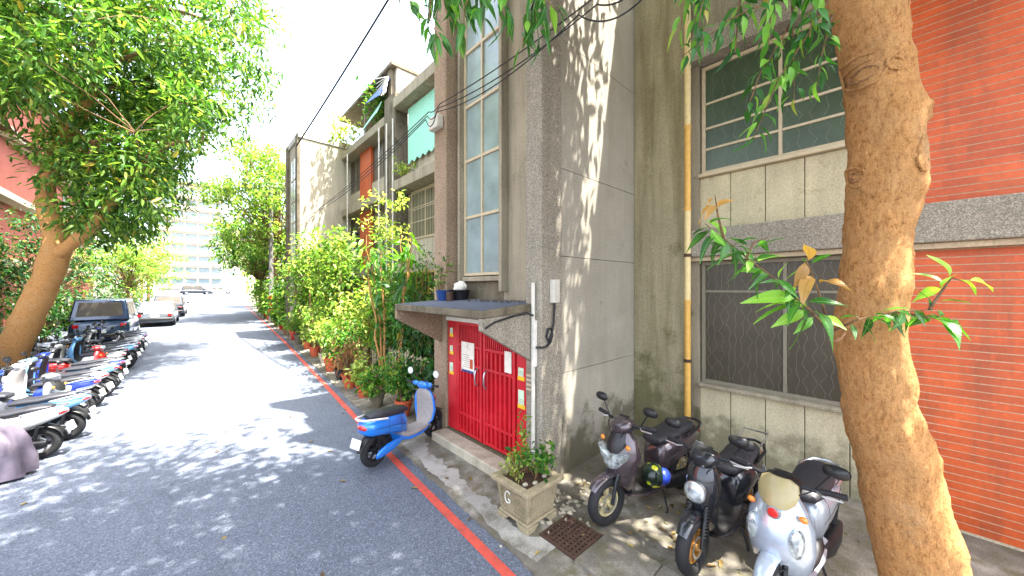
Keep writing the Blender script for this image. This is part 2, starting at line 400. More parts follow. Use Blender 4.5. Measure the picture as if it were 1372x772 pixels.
def limb(mb, a, b, r0, r1, bend=.2, n=6):
    a, b = Vector(a), Vector(b); d = b - a; k = d.orthogonal().normalized() * d.length * bend * random.uniform(-1, 1) + Vector((0, 0, d.length * .08))
    pts = [a.lerp(b, t / n) + k * math.sin(math.pi * t / n) + Vector((random.uniform(-1, 1), random.uniform(-1, 1), random.uniform(-1, 1))) * d.length * .012 for t in range(n + 1)]
    mb.tube(pts, [r0 + (r1 - r0) * t / n for t in range(n + 1)], 7); return pts
# ------------------------------------------------------------------ plain materials
for a_ in [('white_pipe', '#bdb9ae', .5), ('yellow_pipe', '#c79a4a', .5), ('cream_pipe', '#cdb884', .5), ('black_plastic', '#141416', .45), ('dark_metal', '#2b2c30', .4, .6),
           ('frame_cream', '#b5a68a', .55), ('frame_grey', '#77705f', .6), ('cable', '#15161c', .6), ('white_paint', '#d4d1c8', .5),
           ('paper', '#dcd6c8', .8), ('sticker_green', '#bfd8bb', .6), ('sticker_yellow', '#e0b51c', .55), ('steel', '#b9bcc0', .3, .9),
           ('terracotta', '#b2502e', .75), ('blue_plastic', '#1e3f7a', .4), ('turquoise_metal', '#8cc4b0', .5), ('soil', '#3f2a1c', .95),
           ('rust_iron', '#4e3a30', .75, .4), ('yellow_wood', '#b98f3e', .7), ('black_rubber', '#17171a', .75), ('red_plastic', '#c02420', .35),
           ('blue_tarp', '#1f3f78', .6), ('pole_grey', '#6f6d68', .8), ('orange_paint', '#c4571e', .6), ('wire_grey', '#8d8a80', .5, .5)]:
    plain(*a_)
glassmat('glass_pale', '#8fa3a3', .25); glassmat('glass_dark', '#4a4337', .35, .3); glassmat('glass_mid', '#46543f', .25, .45); glassmat('glass_far', '#6f7f88', .15)

concrete('cement', '#aaa79f', '#77746b', streak=.0, moss='#625c4e')
# ------------------------------------------------------------------ ground, road, pavement
from mathutils import noise as NZ
def rag(y, s, k): return k * sum(NZ.noise(Vector((y * f, s, 0))) / f ** .6 for f in (1.3, 3.1, 7.7, 17., 41.))
def strip(name, mat, xl, xr, ys, dz, parent=None, nx=1, thick=0.):
    v = []; f = []
    for y in ys:
        a, b = xl(y), xr(y)
        for i in range(nx + 1): v.append((a + (b - a) * i / nx, y, gz(y) + dz))
    for j in range(len(ys) - 1):
        for i in range(nx):
            k = j * (nx + 1) + i; f.append((k, k + 1, k + nx + 2, k + nx + 1))
    me = bpy.data.meshes.new(name); me.from_pydata(v, [], f); me.update()
    o = link(name, me, parent, mat)
    if thick:
        m = o.modifiers.new('t', 'SOLIDIFY'); m.thickness = thick; m.offset = -1
    return o
YS = [-14, -8, -4, 0, 2, 4, 6, 8, 9] + list(range(10, 40, 2)) + list(range(40, 160, 8)) + [200, 300, 500, 900]
g = strip('ground', 'pavement_concrete', lambda y: -400, lambda y: 400, YS, -.05); g['kind'] = 'structure'
YR = [y for y in YS if y <= 160]
rd = strip('road', 'asphalt', lambda y: -5.2, lambda y: redx(y) + .32, YR, 0.); rd['kind'] = 'structure'
YF = list(np.arange(-13, 60, .8))
ln = strip('road_marking', 'red_line_paint', lambda y: redx(y), lambda y: redx(y) + .1, YF, .004); ln['kind'] = 'structure'
pv = strip('pavement', 'pavement_concrete', lambda y: redx(y) + .22 + rag(y, 3.3, .06), lambda y: 12., list(np.arange(-13, 12, .07)) + list(np.arange(12, 60, .8)), .03, nx=6, thick=.06); pv['kind'] = 'structure'
cpz = strip('cement_patch', 'cement', lambda y: redx(y) + .3 + rag(y, 8.1, .08), lambda y: redx(y) + .3 + rag(y, 8.1, .08) + max(0., .26 + rag(y, 5.7, .2)), list(np.arange(2.2, 5.4, .025)), .036, pv)
# gutter covers beside the road, an iron grate among them
for i, y in enumerate([1.67, 1.09, .51, -.07, -.65]):
    m = MB().box(-.27, .27, -.285, .285, -.03, .045)
    o = m.build('gutter_cover', 'pavement_concrete', pv, bev=.012, world=False); o.location = (2.86 + .012 * math.sin(i * 3), y, .03 + .004 * (i % 2)); o.rotation_euler = (R(.6 * math.sin(i * 5)), R(.8 * math.cos(i * 4)), R(.7 * math.sin(i * 2)))
gr = thing('drain_grate', (2.85, 2.2, .03), 'rusty iron drain grate with square holes beside the stone planter', 'drain grate')
fr = MB().box(2.62, 3.08, 1.97, 2.0, .03, .055).box(2.62, 3.08, 2.39, 2.42, .03, .055).box(2.62, 2.65, 2.002, 2.388, .03, .055).box(3.05, 3.08, 2.002, 2.388, .03, .055); fr.build('frame', 'rust_iron', gr)
br = MB()
for i in range(7): br.box(2.652, 3.048, 2.03 + i * .05, 2.052 + i * .05, .032, .052)
for i in range(8): br.box(2.67 + i * .048, 2.692 + i * .048, 2.004, 2.386, .034, .05)
br.build('bar_grid', 'rust_iron', gr)
boxpart('pit_shade_sheet', 'black_rubber', gr, 2.652, 3.048, 2.004, 2.386, .0305, .0315)  # flat black sheet stands in for the shade below the bars

# ------------------------------------------------------------------ near apartment building with stair tower
NB = thing('apartment_building', (5.84, 3, 0), 'grey concrete apartment block with pebble-dash stair tower and red tiled wall', 'building')
B = lambda n, m, *a, bev=0.: boxpart(n, m, NB, *a, bev=bev)
B('body', 'conc_dark', 5.93, 13, -9, 11.98, -.05, 8.9)
tp = 10.4
# stair tower: pebble-dash piers, recessed window wall, panelled flank
B('pier', 'pebble', 3.27, 3.68, 2.98, 3.26, -.05, tp, bev=.02)
B('pier', 'pebble_brown', 3.27, 3.68, 5.2, 5.6, -.05, tp, bev=.02)
zs = [-.05, 1.4, 2.98, 4.16, 5.9, 8.2, tp]
for i in range(6): B('wall_panel', 'conc_side', 3.683, 5.655, 3.0, 3.2, zs[i] + .004, zs[i + 1] - .004)
B('wall', 'conc_dark', 3.7, 5.6, 3.203, 5.55, 0, tp - .05)
B('wall', 'conc', 3.6, 3.697, 3.263, 4.06, 2.2, tp - .02)
B('wall', 'conc', 3.6, 3.697, 5.11, 5.197, 2.2, tp - .02)
B('wall', 'conc_dark', 3.6, 3.697, 4.063, 5.107, 2.2, 2.66)
for y in (4.0, 5.1): B('window_fin', 'conc', 3.46, 3.598, y - .035, y + .035, 2.5, 9.8, bev=.008)
B('window_sill', 'conc', 3.5, 3.7, 4.04, 5.06, 2.662, 2.74, bev=.01)
rows = [2.76, 3.74, 4.72, 5.66, 6.6, 7.55, 8.5]
for k in range(6):
    z0, z1 = rows[k], rows[k + 1]
    m = MB()
    m.box(3.55, 3.62, 4.045, 4.085, z0, z1).box(3.55, 3.62, 5.02, 5.06, z0, z1).box(3.552, 3.618, 4.088, 5.017, z0, z0 + .045).box(3.552, 3.618, 4.55, 4.585, z0 + .048, z1)
    wf = m.build('window', 'frame_cream', NB)
    for (a, b) in ((4.087, 4.548), (4.587, 5.018)):
        MB().box(3.585, 3.595, a, b, z0 + .048, z1 - .002).build('pane', 'glass_pale', wf)
# entrance: door on the pier line
TH = .16
B('threshold', 'conc_pale', 2.98, 3.262, 3.1, 5.19, -.02, TH, bev=.02)
B('step_infill', 'conc', 3.265, 3.62, 3.262, 5.197, -.02, TH - .004)
dr = MB().box(3.34, 3.37, 3.27, 5.19, TH, 2.0).build('door', 'red_door_paint', NB)
dm = 'red_door_paint'
Dp = lambda n, m, *a, bev=0.: boxpart(n, m, dr, *a, bev=bev)
Dp('door_frame', 'white_paint', 3.27, 3.36, 3.262, 5.197, 2.0, 2.06)
Dp('side_panel', dm, 3.31, 3.338, 4.93, 5.19, TH + .01, 1.995, bev=.004); Dp('side_panel', dm, 3.31, 3.338, 3.27, 3.47, TH + .01, 1.995, bev=.004)
bar_me = MB().box(-.02, .02, -.017, .017, TH + .05, 1.58).mesh('bar')
for (a, b) in ((4.24, 4.9), (3.5, 4.2)):
    Dp('stile', dm, 3.295, 3.338, a, a + .05, TH + .02, 1.995, bev=.004); Dp('stile', dm, 3.295, 3.338, b - .05, b, TH + .02, 1.995, bev=.004)
    for z in (TH + .03, TH + .32, 1.3, 1.6, 1.95): Dp('rail', dm, 3.297, 3.336, a + .052, b - .052, z, z + .04, bev=.003)
    n = 6
    for i in range(n):
        y = a + .05 + (b - a - .1) * (i + .5) / n + .01
        o = link('bar', bar_me, dr, dm); o.location = Vector((3.322, y, 0)) - offset_of(dr)
    lv = MB()
    for i in range(13):
        y = a + .06 + (b - a - .12) * (i + .5) / 13; lv.box(3.302, 3.337, y - .009, y + .009, 1.643, 1.947)
    lv.build('louvre', dm, dr)
    boxpart('gap_shade_sheet', 'black_rubber', dr, 3.3378, 3.3392, a + .06, b - .06, 1.65, 1.94)  # black sheet stands in for the shade between the louvre slats
    hy = a + .09 if a > 4 else b - .09
    MB().tube([(3.295, hy, 1.04), (3.25, hy, 1.06), (3.235, hy, 1.12), (3.235, hy, 1.22), (3.25, hy, 1.28), (3.295, hy, 1.3)], .012, 8).build('handle', 'steel', dr, smooth=True)
def sticker(y0, z0, w=.11, h=.15):
    Dp('sticker', 'sticker_green', 3.3066, 3.309, y0 + .02, y0 + w - .01, z0 + .055, z0 + h); Dp('sticker', 'sticker_yellow', 3.3062, 3.309, y0, y0 + w, z0, z0 + .052)
    for k in range(3): Dp('print_line', 'frame_grey', 3.3052, 3.3064, y0 + .03, y0 + w - .025, z0 + .075 + k * .022, z0 + .081 + k * .022)
for z in (1.72, 1.42): sticker(5.03, z)
sticker(5.02, 1.08, .13, .2); sticker(3.32, 1.3, .13, .17); sticker(3.31, .92, .14, .25)
nb_ = Dp('notice', 'paper', 3.288, 3.2935, 4.42, 4.76, 1.2, 1.68); 
boxpart('notice_border', 'blue_tarp', dr, 3.2865, 3.2875, 4.43, 4.75, 1.2, 1.235); boxpart('notice_print', 'terracotta', dr, 3.2865, 3.2875, 4.45, 4.53, 1.27, 1.42)
nt_ = MB().add([(3.2872, 4.74, 1.68), (3.286, 4.6, 1.68), (3.262, 4.56, 1.58), (3.285, 4.66, 1.6), (3.2872, 4.74, 1.6)], [(0, 1, 2, 3, 4)]); nt_.build('notice_fold', 'paper', dr)
for k in range(7): Dp('print_line', 'frame_grey', 3.2862, 3.2878, 4.55, 4.72 - .02 * (k % 3), 1.28 + k * .032, 1.286 + k * .032)
Dp('notice', 'paper', 3.287, 3.292, 3.56, 3.7, 1.36, 1.66)
# canopy with two tapering side fins
cp = MB().prism(None, [(2.44, 3.12, 2.2), (3.6, 3.12, 2.27), (3.6, 5.4, 2.27), (2.44, 5.4, 2.2)], [(2.44, 3.12, 2.29), (3.6, 3.12, 2.37), (3.6, 5.4, 2.37), (2.44, 5.4, 2.29)]).build('canopy', 'conc_dark', NB, bev=.01)
B('lintel', 'conc', 3.28, 3.59, 3.263, 5.197, 2.063, 2.24)
cp2 = MB().add([(2.46, 3.14, 2.2945), (3.45, 3.265, 2.3635), (3.45, 5.19, 2.3635), (2.46, 5.38, 2.2945)], [(0, 1, 2, 3)]).build('canopy_membrane', 'canopy_top', NB)
for (y0, y1, mt) in ((3.12, 3.2, 'pebble'), (5.32, 5.4, 'pebble_brown')):
    pts = [(2.443, 2.198), (2.443, 2.06), (3.268, 1.6), (3.268, 2.245)]
    MB().prism(None, [(x, y0 + .003, z) for x, z in pts], [(x, y1 - .003, z) for x, z in pts]).build('canopy_fin', mt, NB)
# services on the pier
sv = MB().tube([(3.235, 3.09, .04), (3.235, 3.09, 2.62)], .028, 10); sv.build('conduit', 'white_pipe', NB, smooth=True)
MB().box(3.21, 3.268, 3.05, 3.1, 1.55, 2.14).build('conduit_cover', 'white_paint', NB, bev=.006)
MB().box(3.252, 3.268, 3.13, 3.24, 1.16, 1.48).build('intercom_panel', 'frame_grey', NB, bev=.004)
for k in range(4): MB().box(3.247, 3.2515, 3.145, 3.225, 1.22 + k * .06, 1.25 + k * .06).build('intercom_button', 'frame_cream', NB)
MB().box(3.42, 3.54, 2.9, 2.978, 2.36, 2.66).build('meter_box', 'white_pipe', NB, bev=.01)
MB().tube([(3.48, 2.94, 2.358), (3.47, 2.95, 2.1), (3.44, 2.955, 1.95), (3.38, 2.955, 1.86), (3.34, 2.955, 1.93), (3.37, 2.955, 2.03), (3.44, 2.96, 2.03), (3.46, 2.96, 1.94), (3.42, 2.955, 1.86), (3.36, 2.955, 1.82), (3.3, 2.955, 1.8), (3.22, 3.03, 1.8)], .014, 8).build('loose_cable', 'cable', NB, smooth=True)
MB().tube([(2.47, 3.108, 2.09), (2.6, 3.106, 2.15), (2.9, 3.106, 2.21), (3.15, 3.106, 2.23), (3.2, 3.05, 2.2)], .012, 7).build('loose_cable', 'cable', NB, smooth=True)
# mossy pier beside the flank, drainpipe
B('pier', 'conc_mossy', 5.66, 5.927, 2.13, 2.998, -.05, 9.3)
px_, py_ = 5.585, 2.09
for i in range(6):
    a, b = [(.25, 1.45), (1.45, 2.35), (2.35, 3.05), (3.05, 3.75), (3.75, 5.0), (5.0, 8.8)][i]
    MB().tube([(px_, py_, a), (px_, py_, b - .01)], .045, 12).build('drainpipe', ['yellow_pipe', 'yellow_pipe', 'cream_pipe', 'cream_pipe', 'yellow_pipe', 'cream_pipe'][i], NB, smooth=True)
    MB().tube([(px_, py_, b - .03), (px_, py_, b + .02)], .052, 12).build('pipe_collar', 'rust_iron' if i in (0, 2) else 'yellow_pipe', NB, smooth=True)
# tiled and panelled facade
def facade_panels(z0, z1):
    for k in range(5):
        y1 = 2.0 - k * .42; B('wall_panel', 'panel_cream', 5.84, 5.928, y1 - .412, y1, z0, z1, bev=.006)
facade_panels(.02, 1.04); facade_panels(3.44, 4.24)
B('band_course', 'pebble', 5.62, 5.928, -9, 2.12, 3.02, 3.43, bev=.015); B('band_course', 'pebble', 5.62, 5.928, -9, 2.12, 5.98, 6.4, bev=.015)
B('band_trim', 'mortar', 5.7, 5.927, -9, 2.1, 2.96, 3.017)
B('jamb', 'conc', 5.8, 5.928, 2.003, 2.127, 0, 2.958); B('jamb', 'conc', 5.8, 5.928, 2.003, 2.127, 3.432, 5.978)
B('mortar_bed', 'mortar', 5.85, 5.928, -9, -.103, .0, 2.957); B('mortar_bed', 'mortar', 5.85, 5.928, -9, -.103, 3.432, 5.977)
B('wall', 'conc', 5.84, 5.928, -9, 2.12, 6.402, 8.9)
row_me = MB().box(0, .02, -3.2, 0, 0, .07).mesh('tile_course')
mrw = row_me; mrw.materials.append(MATS['red_tile'])
for z0, n in ((.06, 36), (3.45, 31)):
    for i in range(n):
        o = link('tile_course', row_me, NB); o.location = Vector((5.843 + random.uniform(0, .003), -.11, z0 + i * .0805)) - NB.location
# windows of the facade
def fac_window(y0, y1, z0, z1, bars_y, bars_z, fm, gm, sill=True, x=5.85):
    m = MB().box(x, x + .06, y0, y1, z0, z0 + .05).box(x, x + .06, y0, y1, z1 - .05, z1).box(x + .001, x + .059, y0, y0 + .05, z0 + .052, z1 - .052).box(x + .001, x + .059, y1 - .05, y1, z0 + .052, z1 - .052)
    for y in bars_y: m.box(x + .01, x + .05, y - .02, y + .02, z0 + .052, z1 - .052)
    wf = m.build('window', fm, NB)
    ys = [y0 + .05] + [q for y in bars_y for q in (y - .021, y + .021)] + [y1 - .05]
    for i in range(0, len(ys), 2):
        zz = [z0 + .052] + [q for z in bars_z for q in (z - .018, z + .018)] + [z1 - .052]
        for z in bars_z: MB().box(x + .012, x + .045, ys[i] + .002, ys[i + 1] - .002, z - .016, z + .016).build('glazing_bar', fm, wf)
        for j in range(0, len(zz), 2): MB().box(x + .03, x + .036, ys[i] + .001, ys[i + 1] - .001, zz[j], zz[j + 1]).build('pane', gm, wf)
    return wf
w1 = fac_window(-.1, 1.98, 1.1, 2.95, [.95], [2.5], 'frame_grey', 'glass_dark')
w2 = fac_window(-.1, 1.98, 4.3, 5.95, [1.0], [4.68, 5.0, 5.38], 'frame_cream', 'glass_mid')
B('window_sill', 'conc', 5.74, 5.925, -.1, 2.0, 1.045, 1.097, bev=.01); B('window_sill', 'frame_cream', 5.76, 5.925, -.1, 2.0, 4.245, 4.297, bev=.01)
def wiremesh(y0, y1, z0, z1, x, nm, st=.085):
    m = MB(); n = int((y1 - y0) / st)
    for i in range(n + 1):
        y = y0 + (y1 - y0) * i / n; pts = []
        k = int((z1 - z0) / .11)
        for j in range(k + 1): pts.append((x + random.uniform(-.006, .006), y + (st * .42 if (j + i) % 2 else -st * .42) * .5 + random.uniform(-.022, .022), z0 + (z1 - z0) * j / k))
        m.tube(pts, .0011, 4)
    o = m.build('wire_mesh', 'wire_grey', nm); o['kind'] = 'stuff'; return o
wiremesh(-.05, 1.95, 1.12, 2.93, 5.81, NB); wiremesh(-.05, 1.95, 4.32, 5.95, 5.81, NB, .14)
# further bays of the same block, between the stair tower and its end
for z in (3.02, 5.98, 8.92): B('band_course', 'conc', 5.35, 5.928, 5.62, 12.0, z, z + .36, bev=.02)
for zf in (.05, 3.42, 6.38):
    zt = zf + 2.5
    B('tile_pier', 'red_tile', 5.8, 5.928, 9.15, 9.6, zf, zt)
    for k in range(4): B('wall_panel', 'conc_pale', 5.84, 5.928, 9.61 + k * .5, 10.1 + k * .5, zf, zf + .8, bev=.005)
fac_window(9.62, 11.6, 4.24, 5.95, [10.6], [5.3], 'frame_cream', 'glass_mid')
g_ = MB()
for i in range(20): g_.box(5.74, 5.752, 9.64 + i * .1, 9.652 + i * .1, 4.25, 5.8)
for z in (4.26, 4.8, 5.3, 5.79): g_.box(5.737, 5.755, 9.62, 11.56, z, z + .02)
g_.build('window_grille', 'frame_cream', NB)
fac_window(9.62, 11.6, 1.0, 2.95, [10.6], [2.3], 'frame_grey', 'glass_dark')
sh = MB(); n = 44
va = [(5.70 + (.018 if i % 2 else 0), 9.62 + i * 1.9 / n, 6.95 + .05 * math.sin(i * .7)) for i in range(n + 1)]; vb = [(x, y, 8.85) for x, y, z in va]
sh.add(va + vb, [(i, i + 1, n + 2 + i, n + 1 + i) for i in range(n)]); o = sh.build('corrugated_sheet', 'turquoise_metal', NB); o.modifiers.new('t', 'SOLIDIFY').thickness = .004
B('pier', 'conc_dark', 5.45, 5.928, 12.01, 12.95, -.05, 9.6)
for y, x in ((12.06, 5.38), (12.6, 5.38)): MB().tube([(x, y, 0), (x, y, 8.6)], .03, 8).build('drainpipe', 'white_pipe', NB, smooth=True)
B('parapet', 'conc_dark', 5.6, 13, -9, 12.0, 9.283, 9.6)

# ------------------------------------------------------------------ second apartment building with rooftop shed and its stair tower
N2 = thing('apartment_building', (5.84, 15.5, 0), 'weathered three storey block with rooftop shed and pale stair tower beyond the plants', 'building')
B2 = lambda n, m, *a, bev=0.: boxpart(n, m, N2, *a, bev=bev)
B2('body', 'conc_dark', 5.93, 13, 12.96, 34, -.05, 8.95)
for z in (3.02, 5.95, 8.7): B2('band_course', 'conc', 5.45, 5.93, 13.0, 17.96, z, z + .33, bev=.02)
for zf, zt in ((.05, 3.0), (3.36, 5.94), (6.3, 8.68)):
    B2('tile_pier', 'red_tile', 5.8, 5.928, 15.2, 16.5, zf, zt)
    for (y0, y1) in ((13.05, 15.18), (16.52, 17.95)):
        B2('wall_panel', 'conc_pale', 5.84, 5.928, y0, y1, zf, zf + .75)
        m = MB().box(5.86, 5.92, y0, y1, zf + .76, zf + .81).box(5.86, 5.92, y0, y1, zt - .06, zt - .01).box(5.861, 5.919, (y0 + y1) / 2 - .025, (y0 + y1) / 2 + .025, zf + .812, zt - .062)
        wf = m.build('window', 'frame_grey', N2)
        for (a, b) in ((y0, (y0 + y1) / 2 - .027), ((y0 + y1) / 2 + .027, y1)): MB().box(5.89, 5.896, a, b, zf + .812, zt - .062).build('pane', 'glass_dark', wf)
for y in (13.3, 16.9): MB().tube([(5.38, y, .02), (5.38, y, 8.69)], .03, 8).build('drainpipe', 'white_pipe', N2, smooth=True)
B2('shed_wall', 'white_wall', 5.95, 12, 12.965, 13.15, 8.97, 11.1); B2('shed_wall', 'conc_dark', 7.4, 7.6, 13.16, 19, 8.97, 10.85)
B2('shed_roof', 'conc_dark', 5.7, 12.2, 12.9, 19.2, 11.1, 11.22); B2('shed_post', 'conc_dark', 5.85, 6.0, 16.0, 16.15, 9.03, 11.1)
B2('shed_post', 'conc_dark', 5.8, 6.1, 13.16, 13.5, 8.97, 11.1)
aw = MB().add([(5.9, 13.2, 10.95), (5.9, 14.8, 10.95), (5.35, 14.6, 10.1), (5.35, 13.25, 9.9)], [(0, 1, 2, 3)]); o = aw.build('awning', 'blue_tarp', N2); o.modifiers.new('t', 'SOLIDIFY').thickness = .02
aw = MB().add([(5.6, 13.6, 9.9), (5.6, 16.2, 9.3), (5.4, 16.0, 9.05), (5.4, 13.6, 9.4)], [(0, 1, 2, 3)]); o = aw.build('awning', 'turquoise_metal', N2); o.modifiers.new('t', 'SOLIDIFY').thickness = .02
fan = MB()
for k in range(9):
    a = R(12 - k * 14); fan.tube([(5.62, 13.0, 10.62), (5.45, 13.0 + .75 * math.cos(a), 10.62 + .75 * math.sin(a))], .014, 5)
tag(fan.build('antenna', 'white_paint', None), 'white fan of thin rods jutting from the rooftop shed corner', 'antenna')
# stair tower
B2('tower', 'conc_pale', 3.7, 5.92, 18.0, 20.6, -.05, 9.3, bev=.02)
B2('pier', 'conc_dark', 3.6, 3.698, 18.02, 18.4, 0, 9.5); B2('pier', 'conc_dark', 3.6, 3.698, 20.1, 20.5, 0, 9.5)
B2('tower_cap', 'white_wall', 3.64, 5.95, 17.96, 20.65, 9.303, 9.6, bev=.02)
for k in range(6): 
    wf = MB().box(3.66, 3.697, 18.8, 19.7, 2.6 + k, 2.66 + k).box(3.66, 3.697, 19.23, 19.27, 2.662 + k, 3.598 + k).build('window', 'frame_cream', N2)
    for a in (18.8, 19.272): MB().box(3.68, 3.69, a, a + .428, 2.662 + k, 3.598 + k).build('pane', 'glass_pale', wf)

# ------------------------------------------------------------------ red tiled building on the left, behind the tree
LB = thing('apartment_building', (-6.6, 30, 0), 'pinkish red tiled apartment block behind the big leaning tree', 'building')
B3 = lambda n, m, *a, bev=0.: boxpart(n, m, LB, *a, bev=bev)
concrete('pink_tile', '#b0604f', '#8c4a3e', streak=.5)
B3('wall', 'pink_tile', -16, -6.6, 15, 52, 0, 13.5)
for z in (3.6, 6.75, 9.9, 13.2): B3('band_course', 'conc_pale', -7, -6.1, 14.9, 52.1, z, z + .32, bev=.02)
for zf in (.6, 4.6, 7.8, 10.9):
    for i in range(9):
        y = 16.5 + i * 4
        if 24 < y < 37: continue
        wf = MB().box(-6.59, -6.54, y, y + 2.2, zf, zf + .06).box(-6.59, -6.54, y, y + 2.2, zf + 1.5, zf + 1.56).box(-6.589, -6.541, y + 1.07, y + 1.13, zf + .062, zf + 1.498).build('window', 'frame_grey', LB)
        for a in (y, y + 1.132): MB().box(-6.58, -6.57, a, a + 1.066, zf + .062, zf + 1.498).build('pane', 'glass_dark', wf)
# low boundary wall behind the scooters with railing posts
LW = thing('boundary_wall', (-5.4, 20, 0), 'low dark boundary wall with pale railing posts behind the parked scooters', 'wall')
v = MB().box(-5.5, -5.3, 5, 60, -.1, 1.0).build('wall', 'conc_dark', LW)
pm = MB().tube([(0, 0, 1.0), (0, 0, 1.9)], .035, 8).mesh('railing_post', True)
for i in range(26): o = link('railing_post', pm, LW, 'white_pipe'); o.location = Vector((-5.4, 6 + i * 1.6, 0)) - LW.location

# ------------------------------------------------------------------ tall pale block at the far end of the lane
FB = thing('apartment_building', (2, 132, gz(132)), 'tall pale apartment block closing the far end of the lane', 'building')
B4 = lambda n, m, *a, bev=0.: boxpart(n, m, FB, *a, bev=bev)
fz = gz(132) - .3
B4('wall', 'far_wall', -6, 7.5, 132, 144, fz, 31); B4('roof', 'conc_dark', -6.5, 8, 131.4, 144.5, 31.003, 31.7)
bm_ = MB().box(-1.15, 1.15, -.06, 0, 0, 1.5).mesh('window'); bm_.materials.append(MATS['frame_grey'])
gm_ = MB().box(-1.05, 1.05, -.09, -.062, .1, 1.4).mesh('pane'); gm_.materials.append(MATS['glass_far'])
for fl in range(9):
    for i in range(5):
        o = link('window', bm_, FB); o.location = Vector((-4.6 + i * 2.7, 131.99, fz + 2 + fl * 3.1)) - FB.location
        link('pane', gm_, o)
    B4('balcony', 'far_wall', -5.8, 7.3, 131.2, 131.99, fz + .9 + fl * 3.1, fz + 1.75 + fl * 3.1)
FC = thing('apartment_building', (16, 150, gz(150)), 'pale low rise block behind the trees at the lane end', 'building')
boxpart('wall', 'far_wall', FC, 9, 30, 150, 165, gz(150) - .3, 22); boxpart('roof', 'conc_dark', FC, 8.8, 30.2, 149.8, 165, 22.003, 22.4)
for fl in range(6):
    for i in range(4):
        o = link('window', bm_, FC); o.location = Vector((11 + i * 4, 149.99, 4 + fl * 3)) - FC.location; link('pane', gm_, o)
# ------------------------------------------------------------------ scooters
def paint(name, col, metal=.25, rough=.25): return plain(name, col, rough, metal, .08, 30., coat=.7)
for a_ in [('p_blue', '#1f78d8'), ('p_purple', '#4d4348', .5), ('p_black', '#22242a', .3), ('p_silver', '#a9b4c2', .45), ('p_navy', '#243a9c'), ('p_white', '#c9cac8', .05),
           ('p_red', '#a81f1f'), ('p_grey', '#6d7078', .5), ('p_green', '#3f6f5a'), ('p_sky', '#6fa8d8')]: paint(*a_)
plain('seat_vinyl', '#23242a', .5, 0, .15, 60, bump=.15); plain('inner_grey', '#8d8885', .55); plain('rim_cream', '#c9bd90', .4, .3); plain('rim_gold', '#b5843f', .35, .5)
plain('rim_grey', '#8a8b8d', .4, .6); plain('lens_red', '#b3141a', .15, 0, .1, 40, coat=1.); plain('lens_clear', '#a9b2b4', .06, .35, .75, 22, coat=1.); plain('mirror_glass', '#c8d4dc', .05, 1.)  # lens_clear: dark blotches put reflections into the colour
plain('dash_tan', '#8d8058', .45, 0, .15, 12, coat=.4); plain('amber', '#cf7a1a', .2, 0, .1, 30, coat=.8); plain('plate_white', '#cfd2d4', .5); plain('cover_cloth', '#5d5563', .75, 0, .25, 6, bump=.4)
def sec_h(x, z, a, b, bow=0., e=2.6, n=22, tilt=0.):
    r = []
    for k in range(n):
        t = 2 * math.pi * k / n; c, s = math.cos(t), math.sin(t)
        yy = a * math.copysign(abs(s) ** (2 / e), s); xx = b * math.copysign(abs(c) ** (2 / e), c) - bow * (yy / a) ** 2
        r.append(Vector((x + xx, yy, z + tilt * xx)))
    return r
def sec_v(x, z, a, b, e=2.6, n=22, y=0.):
    r = []
    for k in range(n):
        t = 2 * math.pi * k / n; c, s = math.cos(t), math.sin(t)
        r.append(Vector((x, y + a * math.copysign(abs(c) ** (2 / e), c), z + b * math.copysign(abs(s) ** (2 / e), s))))
    return r
def arc_shell(cx, cz, rad, a0, a1, hw, th, n=14):
    rs = []
    for i in range(n + 1):
        a = R(a0 + (a1 - a0) * i / n); ring = []
        f = .75 + .25 * math.sin(math.pi * i / n)
        for k in range(14):
            t = 2 * math.pi * k / 14; y = hw * f * math.cos(t); rr = rad + th * math.sin(t) - .22 * hw * (math.cos(t)) ** 2
            ring.append(Vector((cx + rr * math.cos(a), y, cz + rr * math.sin(a))))
        rs.append(ring)
    return rs
